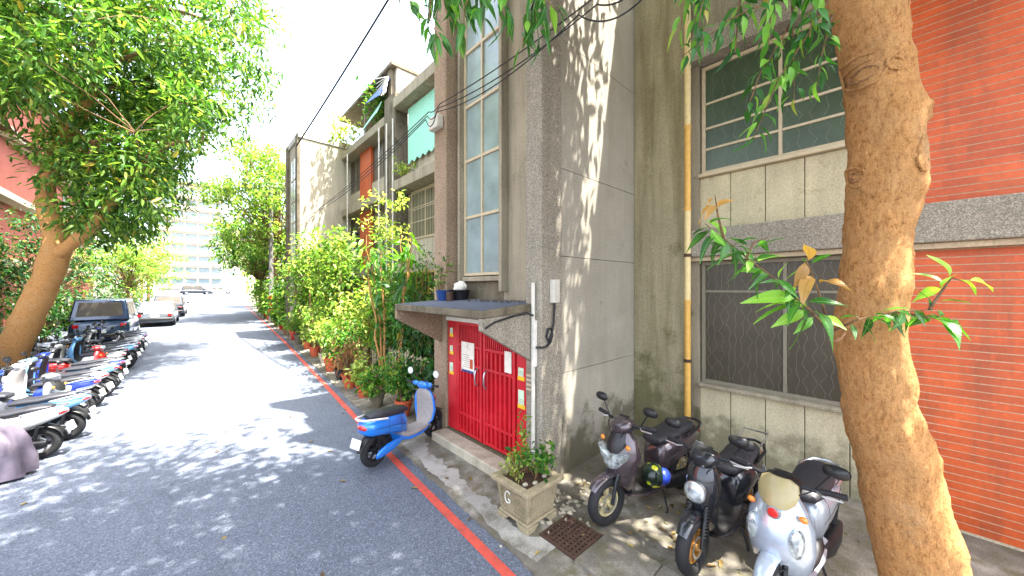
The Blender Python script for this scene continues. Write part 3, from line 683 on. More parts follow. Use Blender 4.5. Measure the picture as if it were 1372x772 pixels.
def scooter(label, group, loc, head, st):
    """x forward, y left; wheels on z=0"""
    T = thing('motor_scooter', loc, label, 'motor scooter', group, head)
    sc = st.get('scale', 1.); T.scale = (sc, sc, sc)
    body, rim = st['body'], st.get('rim', 'rim_grey'); acc = st.get('accent', body); Rw = st.get('rw', .235); wb = .62
    P = lambda mb, n, m, par=T, **k: mb.build(n, m, par, world=False, **{'smooth': 45, **k})
    for sx in (1, -1):
        x = wb * sx; fat = .052 if not st.get('fat') else .056; t = Rw - fat
        wmb = MB().torus((x, 0, Rw), t - fat * .8, .02, 28, 8)
        wmb.lathe([(.03, -.045), (.034, -.03), (.034, .03), (.03, .045)], 14, 'y', (x, 0, Rw))
        for k in range(5):
            a = 2 * math.pi * k / 5 + .3; c = Vector((x + .5 * t * math.cos(a), 0, Rw + .5 * t * math.sin(a)))
            wmb.obox(c, (t * .86, .026, .036), (0, -a, 0))
        wh = P(wmb, 'wheel', rim)
        P(MB().torus((x, 0, Rw), t, fat, 32, 10), 'tyre', 'black_rubber', wh)
        P(MB().torus((x, .045, Rw), .085, .012, 22, 6, ey=.25), 'brake_disc', 'steel', wh)
    # front end
    for s in (1, -1):
        fk = MB().tube([(wb, .075 * s, Rw), (wb - .05, .075 * s, Rw + .2), (wb - .16, .06 * s, .62)], [.018, .02, .022], 10)
        if st.get('spring'):
            for k in range(9): fk.torus((wb - .035 - k * .008, .075 * s, Rw + .1 + k * .026), .024, .007, 14, 6, 'z')
        P(fk, 'fork', 'dark_metal' if not st.get('spring') else 'black_plastic')
    P(MB().rings(arc_shell(wb, Rw, Rw + .03, 38, 150, .062, .008)), 'front_fender', st.get('fender', body))
    ap = st.get('apron', [(.30, .36, .12, .05, .02), (.40, .47, .16, .06, .06), (.56, .51, .20, .065, .10), (.72, .49, .195, .065, .09), (.84, .45, .15, .055, .06), (.91, .42, .09, .04, .02)])
    P(MB().rings([sec_h(x, z, a, b, bw) for z, x, a, b, bw in ap]), 'front_apron', body)
    P(MB().rings([sec_h(x - .07 - bw * .25, z + .005, a * .9, .035, -.03) for z, x, a, b, bw in ap]), 'leg_shield', st.get('inner', 'black_plastic'))
    P(MB().rings([sec_v(.40, .33, .13, .05), sec_v(.3, .30, .15, .045), sec_v(.05, .29, .16, .045), sec_v(-.12, .31, .15, .06), sec_v(-.2, .36, .12, .08)]), 'floorboard', st.get('floor', 'black_plastic'))
    P(MB().rings([sec_v(.40, .285, .125, .03), sec_v(.2, .245, .165, .035), sec_v(-.05, .245, .17, .04), sec_v(-.25, .3, .15, .05)]), 'side_skirt', acc)
    rb = st.get('rear', [(-.08, .47, .10, .14), (-.14, .50, .145, .18), (-.32, .55, .165, .15), (-.52, .585, .165, .125), (-.70, .63, .14, .095), (-.84, .665, .09, .06), (-.9, .68, .04, .03)])
    P(MB().rings([sec_v(x, z, a, b, 2.9) for x, z, a, b in rb]), 'rear_body', body)
    P(MB().rings([sec_v(-.045, .69, .06, .02), sec_v(-.07, .705, .11, .04), sec_v(-.2, .72, .14, .05), sec_v(-.38, .725, .145, .052), sec_v(-.5, .75, .145, .055), sec_v(-.68, .765, .12, .045), sec_v(-.76, .765, .07, .025)]), 'seat', 'seat_vinyl')
    P(MB().tube([(-.5, .15, .7), (-.7, .16, .745), (-.86, .1, .76), (-.9, 0, .765), (-.86, -.1, .76), (-.7, -.16, .745), (-.5, -.15, .7)], .015, 8), 'grab_rail', st.get('rail', 'steel'))
    tx, tz, ta, tb = st.get('tail', (-.845, .668, .10, .028))
    P(MB().rings([sec_v(tx, tz, ta, tb), sec_v(tx - .035, tz + .004, ta * .85, tb), sec_v(tx - .06, tz + .007, ta * .4, tb * .6)]), 'tail_light', 'lens_red')
    P(MB().rings(arc_shell(-wb, Rw, Rw + .05, 60, 168, .07, .008)), 'rear_fender', 'black_plastic')
    P(MB().obox((-.935, 0, .44), (.008, .2, .13), (0, R(18), 0)), 'number_plate', 'plate_white')
    P(MB().rings([sec_v(-.15, .25, .05, .06, y=.11), sec_v(-.3, .25, .06, .08, y=.13), sec_v(-.55, Rw, .05, .075, y=.13), sec_v(-.74, Rw + .01, .03, .05, y=.12)]), 'engine_cover', st.get('engine', 'dark_metal'))
    if st.get('motor'): P(MB().rings([sec_v(-.25, .29, .02, .03, y=-.14), sec_v(-.34, .28, .035, .06, y=-.15), sec_v(-.5, .25, .04, .07, y=-.15), sec_v(-.64, .22, .03, .06, y=-.15), sec_v(-.7, .2, .015, .03, y=-.15)]), 'motor_cover', body)
    else: P(MB().tube([(-.1, -.1, .2), (-.3, -.15, .2), (-.4, -.16, .25), (-.85, -.17, .32)], [.02, .025, .05, .05], 12), 'exhaust', 'steel')
    for s in (1, -1): P(MB().tube([(-.6, .1 * s, Rw + .02), (-.66, .12 * s, .52)], [.024, .024], 8), 'shock_absorber', 'dark_metal')
    P(MB().tube([(-.1, .12, .22), (-.08, .2, .02), (-.05, .21, .008)], .011, 6), 'side_stand', 'dark_metal')
    # steering
    P(MB().tube([(.44, 0, .8), (.39, 0, .97)], .035, 10), 'steering_column', 'black_plastic')
    hc = st.get('cowl', body)
    P(MB().rings([sec_h(.42, .89, .08, .06, .02), sec_h(.42, .93, .12, .085, .03), sec_h(.41, .98, .13, .09, .04), sec_h(.385, 1.02, .10, .06, .02), sec_h(.37, 1.035, .05, .03)]), 'handlebar_cowl', hc)
    P(MB().tube([(.34, .36, 1.0), (.36, .2, .985), (.385, .08, .98), (.385, -.08, .98), (.36, -.2, .985), (.34, -.36, 1.0)], [.014, .016, .03 if st.get('arm') else .016, .03 if st.get('arm') else .016, .016, .014], 8), 'handlebar', hc if st.get('arm') else 'dark_metal')
    for s in (1, -1):
        P(MB().tube([(.348, .23 * s, .99), (.336, .37 * s, 1.003)], .021, 10), 'grip', 'black_rubber')
        if st.get('arm'): P(MB().rings([sec_v(.33, .985, .03, .02, y=.17 * s), sec_v(.365, .987, .055, .042, y=.17 * s), sec_v(.40, .985, .03, .02, y=.165 * s)]), 'switch_housing', body)
        P(MB().tube([(.36, .2 * s, .985), (.41, .25 * s, .985), (.4, .36 * s, .99)], .007, 6), 'brake_lever', 'steel')
        if s in st.get('mirrors', (1, -1)):
            ms = P(MB().tube([(.36, .2 * s, .99), (.36, .25 * s, 1.08), (.36, .29 * s, 1.14)], .007, 6), 'mirror_stalk', 'dark_metal')
            if st.get('round_mirror'): P(MB().lathe([(.01, -.016), (.055, -.01), (.06, 0), (.055, .006)], 20, 'x', (.36, .3 * s, 1.19)), 'mirror', 'plate_white', ms)
            else: P(MB().rings([sec_v(.40, 1.17, .03, .02, y=.31 * s), sec_v(.375, 1.17, .075, .042, y=.315 * s), sec_v(.355, 1.17, .08, .045, y=.315 * s)]), 'mirror', 'black_plastic', ms)
    hl = st.get('head', 'wide')
    if hl == 'round':
        P(MB().lathe([(.03, -.07), (.075, -.05), (.092, .0), (.092, .015), (.085, .02)], 24, 'x', (.575, 0, .70)), 'headlight_bowl', 'steel')
        P(MB().lathe([(.084, 0), (.075, .016), (.04, .028), (.005, .031)], 24, 'x', (.594, 0, .70)), 'headlight', 'lens_clear')
    elif hl == 'split':
        P(MB().rings([sec_h(.56, .84, .08, .012, .03), sec_h(.55, .88, .12, .012, .05), sec_h(.52, .94, .135, .011, .06), sec_h(.475, 1.0, .12, .01, .05), sec_h(.45, 1.03, .07, .008, .02)]), 'visor', 'dash_tan')
        P(MB().tube([(.60, -.10, .44), (.635, 0, .40), (.60, .10, .44)], .008, 6), 'nose_trim', 'black_plastic')
        for s in (1, -1):
            P(MB().rings([[Vector((.535 - .0 + dx, s * (yc + wy * math.cos(t)), zc + hz * math.sin(t))) for t in [2 * math.pi * k / 14 for k in range(14)]] for yc, wy, zc, hz, dx in ((.14, .04, .63, .10, -.03), (.137, .045, .63, .105, .03), (.13, .03, .63, .075, .055))]), 'headlight', 'lens_clear')
        P(MB().lathe([(.035, 0), (.03, .01), (.004, .014)], 18, 'x', (.575, 0, .80)), 'emblem', 'red_plastic')
        P(MB().lathe([(.05, -.01), (.046, .004), (.034, .006)], 18, 'x', (.57, 0, .80)), 'emblem_ring', 'steel')
    elif hl == 'sport':
        P(MB().rings([[Vector((.55 + dx, yy * w_, .66 + zz * w_)) for yy, zz in [(0, -.13), (.08, -.09), (.16, .02), (.18, .09), (.08, .06), (0, .045), (-.08, .06), (-.18, .09), (-.16, .02), (-.08, -.09)]] for dx, w_ in ((-.06, 1.), (.0, .98), (.03, .85), (.045, .6))]), 'headlight', 'lens_clear')
        P(MB().rings([sec_h(.50, .72, .12, .07, .05), sec_h(.50, .80, .13, .06, .06), sec_h(.45, .9, .09, .03, .02)]), 'windscreen', 'black_plastic')
    else:
        P(MB().rings([sec_v(.46, .975, .09, .03), sec_v(.50, .97, .085, .035), sec_v(.52, .965, .05, .02)]), 'headlight', 'lens_clear')
    for s in (1, -1):
        if hl != 'round': P(MB().ell((.50, .165 * s, .80), (.02, .03, .025), 10, 6), 'turn_signal', 'amber')
    P(MB().obox((.375, 0, 1.03), (.07, .12, .012), (0, R(28), 0)), 'instrument_panel', 'black_plastic', bev=.004)
    for s in (1, -1):
        P(MB().tube([(.38, .18 * s, .975), (.46, .13 * s, .95), (.49, .07 * s, .88), (.47, .04 * s, .8)], .005, 5), 'brake_cable', 'black_rubber')
        P(MB().rings([sec_v(x, z, a * 1.015, .016, 2.9) for x, z, a, b in rb[1:5]][:4]), 'side_trim', st.get('trim', 'black_plastic')) if s == 1 else None
    for hx_ in (-.25, -.5):      # shut lines of the body panels
        k_ = [q for q in rb]; aa = float(np.interp(-hx_, [-q[0] for q in rb], [q[2] for q in rb])); bb = float(np.interp(-hx_, [-q[0] for q in rb], [q[3] for q in rb])); zz = float(np.interp(-hx_, [-q[0] for q in rb], [q[1] for q in rb]))
        P(MB().rings([sec_v(hx_ - .0025, zz, aa * 1.006, bb * 1.006, 2.9), sec_v(hx_ + .0025, zz, aa * 1.006, bb * 1.006, 2.9)]), 'shut_line', 'black_rubber')
    if st.get('rack'):
        P(MB().tube([(-.7, .12, .8), (-.95, .12, .86), (-.95, -.12, .86), (-.7, -.12, .8)], .01, 6), 'rack', 'steel')
    return T
def copy_thing(src, loc, head, label, group, swap=None, scale=None):
    def cp(o, par):
        c = o.copy(); COL.objects.link(c); c.parent = par
        if swap and o.type == 'MESH' and o.data.materials and o.data.materials[0] and o.data.materials[0].name in swap:
            c.material_slots[0].link = 'OBJECT'; c.material_slots[0].material = MATS[swap[o.data.materials[0].name]]
        for k in list(o.children): cp(k, c)
        return c
    c = cp(src, None); c.location = loc; c.rotation_euler = (0, 0, head); c['label'] = label
    if scale: c.scale = (scale,) * 3
    if group: c['group'] = group
    elif 'group' in c: del c['group']
    return c
def by_wheels(rear, front, z, sc=1.):
    r, f = Vector(rear), Vector(front); return ((r.x + f.x) / 2, (r.y + f.y) / 2, z), math.atan2(f.y - r.y, f.x - r.x)
PZ = .03
l, h = by_wheels((1.98, 5.0), (3.08, 5.32), .0)
scooter('bright blue electric scooter with grey leg shield parked on the red line', None, (l[0], l[1], .012), h,
        dict(tail=(-.81, .63, .115, .035), rear=[(-.08, .47, .10, .15), (-.14, .51, .15, .18), (-.36, .57, .19, .155), (-.58, .595, .19, .14), (-.75, .61, .175, .12), (-.82, .615, .13, .09), (-.84, .615, .07, .05)], body='p_blue', inner='inner_grey', floor='inner_grey', rim='dark_metal', head='round', arm=True, round_mirror=True, motor=True, rail='white_paint', scale=.96, engine='black_plastic', fender='black_plastic',
             apron=[(.30, .36, .12, .04, .02), (.40, .46, .20, .045, .06), (.56, .50, .245, .045, .09), (.72, .48, .235, .045, .08), (.84, .44, .18, .045, .05), (.91, .42, .09, .04, .02)]))
l, h = by_wheels((4.52, 1.8), (3.32, 2.04), PZ)
scooter('dark plum sports scooter with cream wheels and big headlight beside the tower', None, l, h, dict(body='p_purple', rim='rim_cream', head='sport', rail='dark_metal', rw=.24, scale=1.06, apron=[(.30, .36, .12, .05, .02), (.40, .46, .15, .06, .06), (.56, .51, .19, .065, .10), (.70, .50, .22, .065, .12), (.84, .45, .17, .055, .08), (.91, .42, .10, .04, .02)]))
l, h = by_wheels((4.5, 1.08), (3.28, 1.18), PZ)
scooter('black scooter with gold wheels and round headlight between two others', None, (l[0], l[1], .035), h, dict(body='p_black', rim='rim_gold', head='round', rail='dark_metal', rw=.25, fat=True, spring=True, mirrors=(1, -1), rack=True,
        apron=[(.30, .36, .10, .05, .02), (.42, .44, .12, .06, .04), (.58, .48, .13, .06, .06), (.74, .47, .15, .06, .06), (.84, .45, .13, .055, .04), (.91, .42, .09, .04, .02)]))
l, h = by_wheels((4.4, .46), (3.2, .6), PZ)
scooter('silver scooter with split headlights and tan dash beside the tree trunk', None, (l[0], l[1], .06), h, dict(body='p_silver', rim='rim_grey', head='split', cowl='black_plastic', inner='p_grey', rw=.24,
        apron=[(.28, .38, .14, .06, .02), (.38, .50, .19, .07, .08), (.54, .555, .225, .075, .13), (.70, .535, .21, .07, .12), (.82, .48, .165, .06, .08), (.91, .43, .11, .05, .03)]))
# bright helmet hung at the plum scooter's footboard
hm = thing('helmet', (3.78, 1.78, .35), 'black helmet with yellow spots and blue visor lying on the plum scooter footboard', 'helmet')
def helmmat():
    a = NT('helmet_spots'); co = a.add('ShaderNodeTexCoord').outputs['Object']
    v = a.add('ShaderNodeTexVoronoi', Scale=11.); a.l(co, v.inputs['Vector'])
    c = a.ramp(v.outputs['Distance'], [(.0, lin('#d8b51e')), (.3, lin('#9fae22')), (.42, lin('#14201a'))])
    b = a.add('ShaderNodeBsdfPrincipled', Roughness=.2); a.l(c, b.inputs['Base Color']); a.l(b.outputs[0], a.out.inputs[0]); MATS['helmet_spots'] = a.m
helmmat()
MB().ell((3.78, 1.78, .48), (.13, .12, .13), 20, 12).build('shell', 'helmet_spots', hm, smooth=True)
MB().ell((3.85, 1.7, .47), (.1, .08, .09), 16, 10).build('visor', 'p_navy', hm, smooth=True)

# left-hand rows
proto = {}
sty = {'std': dict(body='p_navy', rim='rim_grey'), 'sport': dict(body='p_navy', rim='rim_cream', head='sport'), 'round': dict(body='p_navy', rim='dark_metal', head='round', arm=True, inner='inner_grey', rack=True)}
cols = [('p_white', 'white'), ('p_sky', 'light blue'), ('p_grey', 'grey'), ('p_navy', 'deep blue'), ('p_white', 'white'), ('p_sky', 'light blue'), ('p_navy', 'deep blue'), ('p_red', 'red'), ('p_white', 'white'), ('p_black', 'black'), ('p_sky', 'light blue'), ('p_grey', 'grey'), ('p_black', 'black'), ('p_white', 'white'), ('p_navy', 'deep blue'), ('p_black', 'black')]
def place(i, kind, loc, head, mat, label, group):
    if kind not in proto:
        proto[kind] = scooter(label, group, loc, head, sty[kind])
        proto[kind + '_m'] = None
        for o in [proto[kind]] + list(proto[kind].children_recursive): pass
        if mat != 'p_navy':
            for o in proto[kind].children_recursive:
                if o.data.materials[0].name == 'p_navy': o.material_slots[0].link = 'OBJECT'; o.material_slots[0].material = MATS[mat]
        return proto[kind]
    return copy_thing(proto[kind], loc, head, label, group, {'p_navy': mat})
ORD = ['first', 'second', 'third', 'fourth', 'fifth', 'sixth', 'seventh', 'eighth', 'ninth', 'tenth', 'eleventh', 'twelfth', 'thirteenth', 'fourteenth', 'fifteenth', 'sixteenth']
ks = ['std', 'round', 'sport', 'std', 'round', 'std', 'sport', 'std']
for i, (m_, cn) in enumerate(cols):
    y = 8.75 + i * .74
    out = i % 5 != 2
    hd = R(180 + random.uniform(-9, 9) - 14) if out else R(-14 + random.uniform(-6, 6))
    kn = {'std': 'step-through', 'round': 'round headlight', 'sport': 'sports'}[ks[i % 8]]
    place(i, ks[i % 8], (-2.2 + (y - 9) * .02 + random.uniform(-.1, .1), y, gz(y) + .002), hd, MATS and m_, f'{cn} {kn} scooter, {ORD[i]} from the covered scooter in the sunlit roadside row', 'scooters in the roadside row')
for i, (m_, cn, y) in enumerate([('p_navy', 'deep blue', 11.6), ('p_white', 'white', 12.7), ('p_grey', 'grey', 13.6), ('p_white', 'white', 14.5), ('p_black', 'black', 15.5), ('p_black', 'black', 18.6), ('p_grey', 'grey', 19.5)]):
    k = ks[(i + 2) % 8]; kn = {'std': 'step-through', 'round': 'round headlight', 'sport': 'sports'}[k]
    place(i, k, (-4.2 + (.25 if i == 0 else random.uniform(-.1, .1)), y, gz(y) + .002), R(random.uniform(-12, 12)), m_, f'{cn} {kn} scooter, {ORD[i]} of the back row by the low boundary wall', 'scooters in the back row by the wall')
# scooter under a cover
cv = thing('covered_scooter', (-2.5, 7.95, 0), 'scooter under a purplish grey cloth cover at the end of the row', 'motor scooter')
rs = []
for z, a, b, j in ((.04, .95, .36, .05), (.25, .93, .36, .06), (.5, .88, .33, .05), (.72, .8, .27, .04), (.86, .62, .2, .03), (.98, .32, .2, .02), (1.06, .22, .17, .01)):
    rs.append([Vector((-2.5 + (.25 if z > .9 else 0) * -1 + a * math.cos(t) * (1 + .0) + 0, 7.95 + b * math.sin(t) + .25 * (a * math.cos(t)) * .25, z)) + Vector((math.cos(t), math.sin(t), 0)) * j * math.sin(t * 11 + z * 3) for t in [2 * math.pi * k / 64 for k in range(64)]])
MB().rings(rs).build('cover', 'cover_cloth', cv, smooth=80)
MB().tube([(-2.5 + .9 * math.cos(t), 7.95 + .35 * math.sin(t) + .2 * math.cos(t), .3) for t in [2 * math.pi * k / 40 for k in range(41)]], .02, 6).build('elastic_cord', 'white_pipe', cv, smooth=True)

# ------------------------------------------------------------------ cars
for a_ in [('c_navy', '#1e3350'), ('c_silver', '#5f656c', .4), ('c_dark', '#24282e', .3), ('c_white', '#cfcfcb', .05)]: paint(*a_)
def car(name, label, loc, head, L, Wd, H, mat, hood, boot, cab0, rows=2, belt=.56):
    """x forward; origin on the ground at the middle"""
    T = thing(name, loc, label, 'car', None, head)
    P = lambda mb, n, m, par=T, **k: mb.build(n, m, par, world=False, **{'smooth': 40, **k})
    zb, zs_ = .24, H * belt; hx = L / 2; w2 = Wd / 2
    P(MB().rings([sec_v(x, (zb + t) / 2, w, (t - zb) / 2, 5) for x, t, w in ((-hx, zs_ * .82, w2 * .86), (-hx + .06, zs_ * .95, w2 * .95), (-hx + .5, zs_, w2), (0, zs_, w2), (hx - hood * .9, zs_ - .02, w2), (hx - .35, zs_ * .86, w2 * .96), (hx - .05, zs_ * .74, w2 * .88), (hx, zs_ * .62, w2 * .8))]), 'body', mat)
    b0, b1 = -hx + boot, hx - hood; sl = cab0
    bt = [(b0, -w2 * .96), (b1, -w2 * .96), (b1, w2 * .96), (b0, w2 * .96)]
    tp_ = [(b0 + sl[0], -w2 * .8), (b1 - sl[1], -w2 * .8), (b1 - sl[1], w2 * .8), (b0 + sl[0], w2 * .8)]
    zc = zs_ - .03
    P(MB().prism(None, [(x, y, zc) for x, y in bt], [(x, y, H) for x, y in tp_]), 'cabin', mat, bev=.05)
    def quad(i, u0, u1, v0, v1, nm):
        j = (i + 1) % 4
        A, B_ = Vector((*bt[i], zc)), Vector((*bt[j], zc)); C, D = Vector((*tp_[j], H)), Vector((*tp_[i], H))
        f = lambda u, v: A.lerp(B_, u).lerp(D.lerp(C, u), v); nrm = (B_ - A).cross(D - A).normalized()
        q = [f(u0, v0), f(u1, v0), f(u1, v1), f(u0, v1)]
        P(MB().prism(None, [p - nrm * .01 for p in q], [p + nrm * .008 for p in q]), nm, 'glass_dark')
    quad(3, .1, .9, .2, .86, 'rear_window'); quad(1, .08, .92, .15, .88, 'windscreen')
    for s in (0, 2):
        for k in range(rows):
            quad(s, .06 + k * .88 / rows, .06 + (k + 1) * .88 / rows - .04, .2, .84, 'side_window')
    for sx in (-1, 1):
        for sy in (-1, 1):
            x, y = sx * (hx - .8), sy * (w2 - .1)
            t = P(MB().lathe([(.2, -.1), (.31, -.1), (.33, -.06), (.33, .06), (.31, .1), (.2, .1)], 22, 'y', (x, y, .33)), 'wheel', 'black_rubber')
            P(MB().lathe([(.02, -.108), (.19, -.104), (.2, .104), (.02, .108)], 16, 'y', (x, y, .33)), 'hubcap', 'rim_grey', t)
    for s in (-1, 1):
        P(MB().obox((-hx - .003, s * w2 * .74, zs_ * .78), (.06, .16, .14)), 'tail_light', 'lens_red', bev=.01)
        P(MB().obox((hx - .02, s * w2 * .62, zs_ * .66), (.08, .26, .12)), 'headlight', 'lens_clear', bev=.01)
        P(MB().obox((b1 - .25, s * (w2 + .08), zs_ + .06), (.1, .18, .12)), 'wing_mirror', 'black_plastic', bev=.02)
    P(MB().obox((-hx - .03, 0, .42), (.12, Wd * .92, .16)), 'rear_bumper', 'black_plastic', bev=.03)
    P(MB().obox((hx, 0, .42), (.12, Wd * .86, .16)), 'front_bumper', 'black_plastic', bev=.03)
    P(MB().obox((-hx - .06, 0, .62), (.07, .36, .14)), 'number_plate', 'plate_white')
    return T
car('parked_car', 'dark blue boxy four wheel drive parked behind the scooter row', (-2.6, 23.9, gz(23.9)), R(90), 4.3, 1.72, 1.9, 'c_navy', 1.15, .04, (.18, .45), 3, .57)
car('parked_car', 'silver saloon car parked in front of the dark blue four wheel drive', (-1.32, 31.4, gz(31.4)), R(88), 4.4, 1.7, 1.42, 'c_silver', 1.1, .75, (.5, .7), 2, .6)
car('parked_car', 'dark estate car parked beyond the silver saloon', (-.95, 38.2, gz(38.2)), R(88), 4.5, 1.75, 1.6, 'c_dark', 1.1, .1, (.35, .6), 3, .56)
car('parked_car', 'dark people carrier crossing at the far end of the lane', (1.2, 92, gz(92)), R(10), 4.6, 1.8, 1.75, 'c_dark', 1.0, .1, (.3, .6), 3, .55)
car('parked_car', 'white car standing at the far end of the lane', (5.0, 96, gz(96)), R(-8), 4.4, 1.75, 1.45, 'c_white', 1.1, .6, (.5, .6), 2, .58)
# ------------------------------------------------------------------ leaning tree in front with the shading crown
def proj(p):
    d = p[0] * FW[0] + p[1] * FW[1]; r = p[0] * RT[0] + p[1] * RT[1]
    if d < .05: return None
    return CX + F_PX * r / d, CY - F_PX * (p[2] - CAMH) / d, d
def trunk_mesh(pts, rad, n=30, knots=(), amp=.02, k=8, fine_amp=0.):
    """lumpy trunk: rings along a path, displaced by noise and knots"""
    from mathutils import noise as NZ
    pts = [Vector(p) for p in pts]; fine = []; fr_ = []
    for i in range(len(pts) - 1):
        for j in range(k): 
            t = j / k; p0 = pts[max(i - 1, 0)]; p1 = pts[i]; p2 = pts[i + 1]; p3 = pts[min(i + 2, len(pts) - 1)]
            fine.append(.5 * ((2 * p1) + (p2 - p0) * t + (2 * p0 - 5 * p1 + 4 * p2 - p3) * t * t + (3 * p1 - p0 - 3 * p2 + p3) * t ** 3)); fr_.append(rad[i] + (rad[i + 1] - rad[i]) * t)
    fine.append(pts[-1]); fr_.append(rad[-1])
    m = MB(); m.tube(fine, fr_, n)
    out = []
    kk = k
    for q, v in enumerate(m.v):
        ri = q // n; c = fine[min(ri, len(fine) - 1)]; d = Vector(v) - c
        if d.length < 1e-6: out.append(v); continue
        dn = d.normalized(); p = Vector(v)
        k = amp * NZ.noise(p * 2.6) * 1.6 + amp * .7 * NZ.noise(p * 8.) + amp * .3 * NZ.noise(p * 22.) + (fine_amp * (abs(NZ.noise(p * 38.)) + .7 * NZ.noise(p * 75.)) if fine_amp else 0)
        for kc, kr, ka in knots:
            e = (p - Vector(kc)).length / kr
            if e < 1.6: k += 1.7 * ka * math.exp(-e * e * 2.2) - 1.1 * ka * math.exp(-(e * 2.8) ** 2) + .25 * ka * math.sin(e * 14) * math.exp(-e * e * 1.5)
        out.append(tuple(p + dn * k))
    m.v = out; return m
TD = 2.42
tpx = [(1275, 880, .27), (1232, 772, .225), (1205, 640, .205), (1175, 540, .185), (1164, 450, .18), (1172, 340, .172), (1186, 215, .185), (1178, 110, .18), (1155, 0, .18), (1128, -110, .18), (1100, -240, .175)]
tp3 = [pix(x, y, TD) for x, y, r in tpx]; trd = [r for *_, r in tpx]
tp3[0].z = min(tp3[0].z, -.05)
RTREE = thing('broadleaf_tree', (tp3[0].x, tp3[0].y, 0), 'leaning tan barked tree with knots and trimmed limbs before the red tiled wall', 'tree')
CAMP = Vector((0, 0, CAMH))
def bark_at(px, py, r):
    p = pix(px, py, TD); return p + (CAMP - p).normalized() * r
kn = [(bark_at(1160, 102, .17), .13, .055), (bark_at(1146, 238, .15), .085, .05), (bark_at(1248, 212, .02), .12, .07), (bark_at(1205, 75, .16), .08, .03), (bark_at(1115, 440, .1), .11, .08), (bark_at(1228, 150, .12), .1, .035), (bark_at(1285, 670, .04), .12, .05), (bark_at(1200, 300, .16), .07, .02), (bark_at(1205, 520, .15), .09, .025)]
TM = trunk_mesh(tp3, trd, 84, kn, .02, 14, .011)
from mathutils.bvhtree import BVHTree
bvh = BVHTree.FromPolygons([Vector(v) for v in TM.v], TM.f)
def on_bark(px, py):
    dr_ = (pix(px, py, 1.) - CAMP).normalized(); h = bvh.ray_cast(CAMP, dr_); return None if h[0] is None else h[0] - dr_ * .002
plain('scar_dark', '#8a6240', .95, 0, .5, 40, bump=.8); plain('scar_pale', '#b58a66', .9, 0, .3, 30, bump=.6)
def scar(cx, cy, ax, ay, ang, a0, a1, r, mat):
    pts = []
    for k in range(25):
        t = R(a0 + (a1 - a0) * k / 24); x, y = ax * math.cos(t), ay * math.sin(t)
        p = on_bark(cx + x * math.cos(ang) - y * math.sin(ang) + random.uniform(-1, 1), cy + x * math.sin(ang) + y * math.cos(ang) + random.uniform(-1, 1))
        if p: pts.append(p)
    if len(pts) > 3: MB().tube(pts, [r * (.45 + .75 * math.sin(math.pi * (i + .5) / len(pts))) * random.uniform(.8, 1.2) for i in range(len(pts))], 7).build('pruning_scar', mat, RTREE, smooth=80)
TM.build('trunk', 'bark', RTREE, smooth=80)
for q in ((1158, 100, 34, 15, -.5, 0, 300, .012, 'bark'), (1158, 100, 22, 7, -.5, 60, 380, .009, 'scar_dark'), (1160, 98, 46, 24, -.45, 130, 300, .011, 'bark'), (1146, 238, 14, 13, 0, 20, 340, .010, 'bark'), (1146, 238, 7, 6, 0, 0, 330, .007, 'scar_dark'), (1200, 84, 12, 9, .2, 0, 330, .009, 'bark'),
          (1240, 205, 9, 24, .1, 60, 300, .011, 'bark'), (1118, 445, 14, 12, 0, 0, 350, .012, 'scar_pale')):
    scar(*q)
top = tp3[-1]
# crown above the lane
cl = []
rr = random.Random(21)
while len(cl) < 215:
    u = Vector((rr.gauss(0, 1), rr.gauss(0, 1), rr.gauss(0, 1))).normalized() * rr.random() ** .4
    p = Vector((1.9 + u.x * 5.4, 1.2 + u.y * 5.0, 8.4 + u.z * 2.2)); r = rr.uniform(.6, 1.05)
    if p.x > 2.7 and p.y > 2.25: continue
    if p.x > 5.1: continue
    q = proj(p)
    if q and q[2] > .4:
        e = 1.5 * r * F_PX / q[2]
        if q[1] + e > -15 and -e < q[0] < 1372 + e: continue
    cl.append((p.x, p.y, p.z, r, r * .7))
for i in range(62):  # extra clumps above the view, added to shade the tower flank
    p = Vector((rr.uniform(2.6, 5.0), rr.uniform(-1.2, 2.2), rr.uniform(7.3, 9.6))); r = rr.uniform(.55, .8); q = proj(p)
    if q and q[1] + 1.4 * r * F_PX / q[2] > -15: continue
    cl.append((p.x, p.y, p.z, r, r * .7))
lb = MB(); hubs = [Vector((.8, 2.4, 7.2)), Vector((-.4, -.6, 7.4)), Vector((2.6, -2.0, 7.4)), Vector((3.6, .2, 7.8)), Vector((1.6, .8, 7.6))]
for hb in hubs:
    limb(lb, top - Vector((0, 0, .15)), hb, .11, .06, .12, 8)
for c in cl:
    hb = min(hubs, key=lambda a: (a - Vector(c[:3])).length); limb(lb, hb, Vector(c[:3]), .035, .012, .15, 5)
lb.build('limb', 'bark', RTREE, smooth=70)
cw = crown('crown', 'leaf_canopy', RTREE, cl, 178, .2, .075, .3, .35, off=RTREE.location); cw['kind'] = 'stuff'

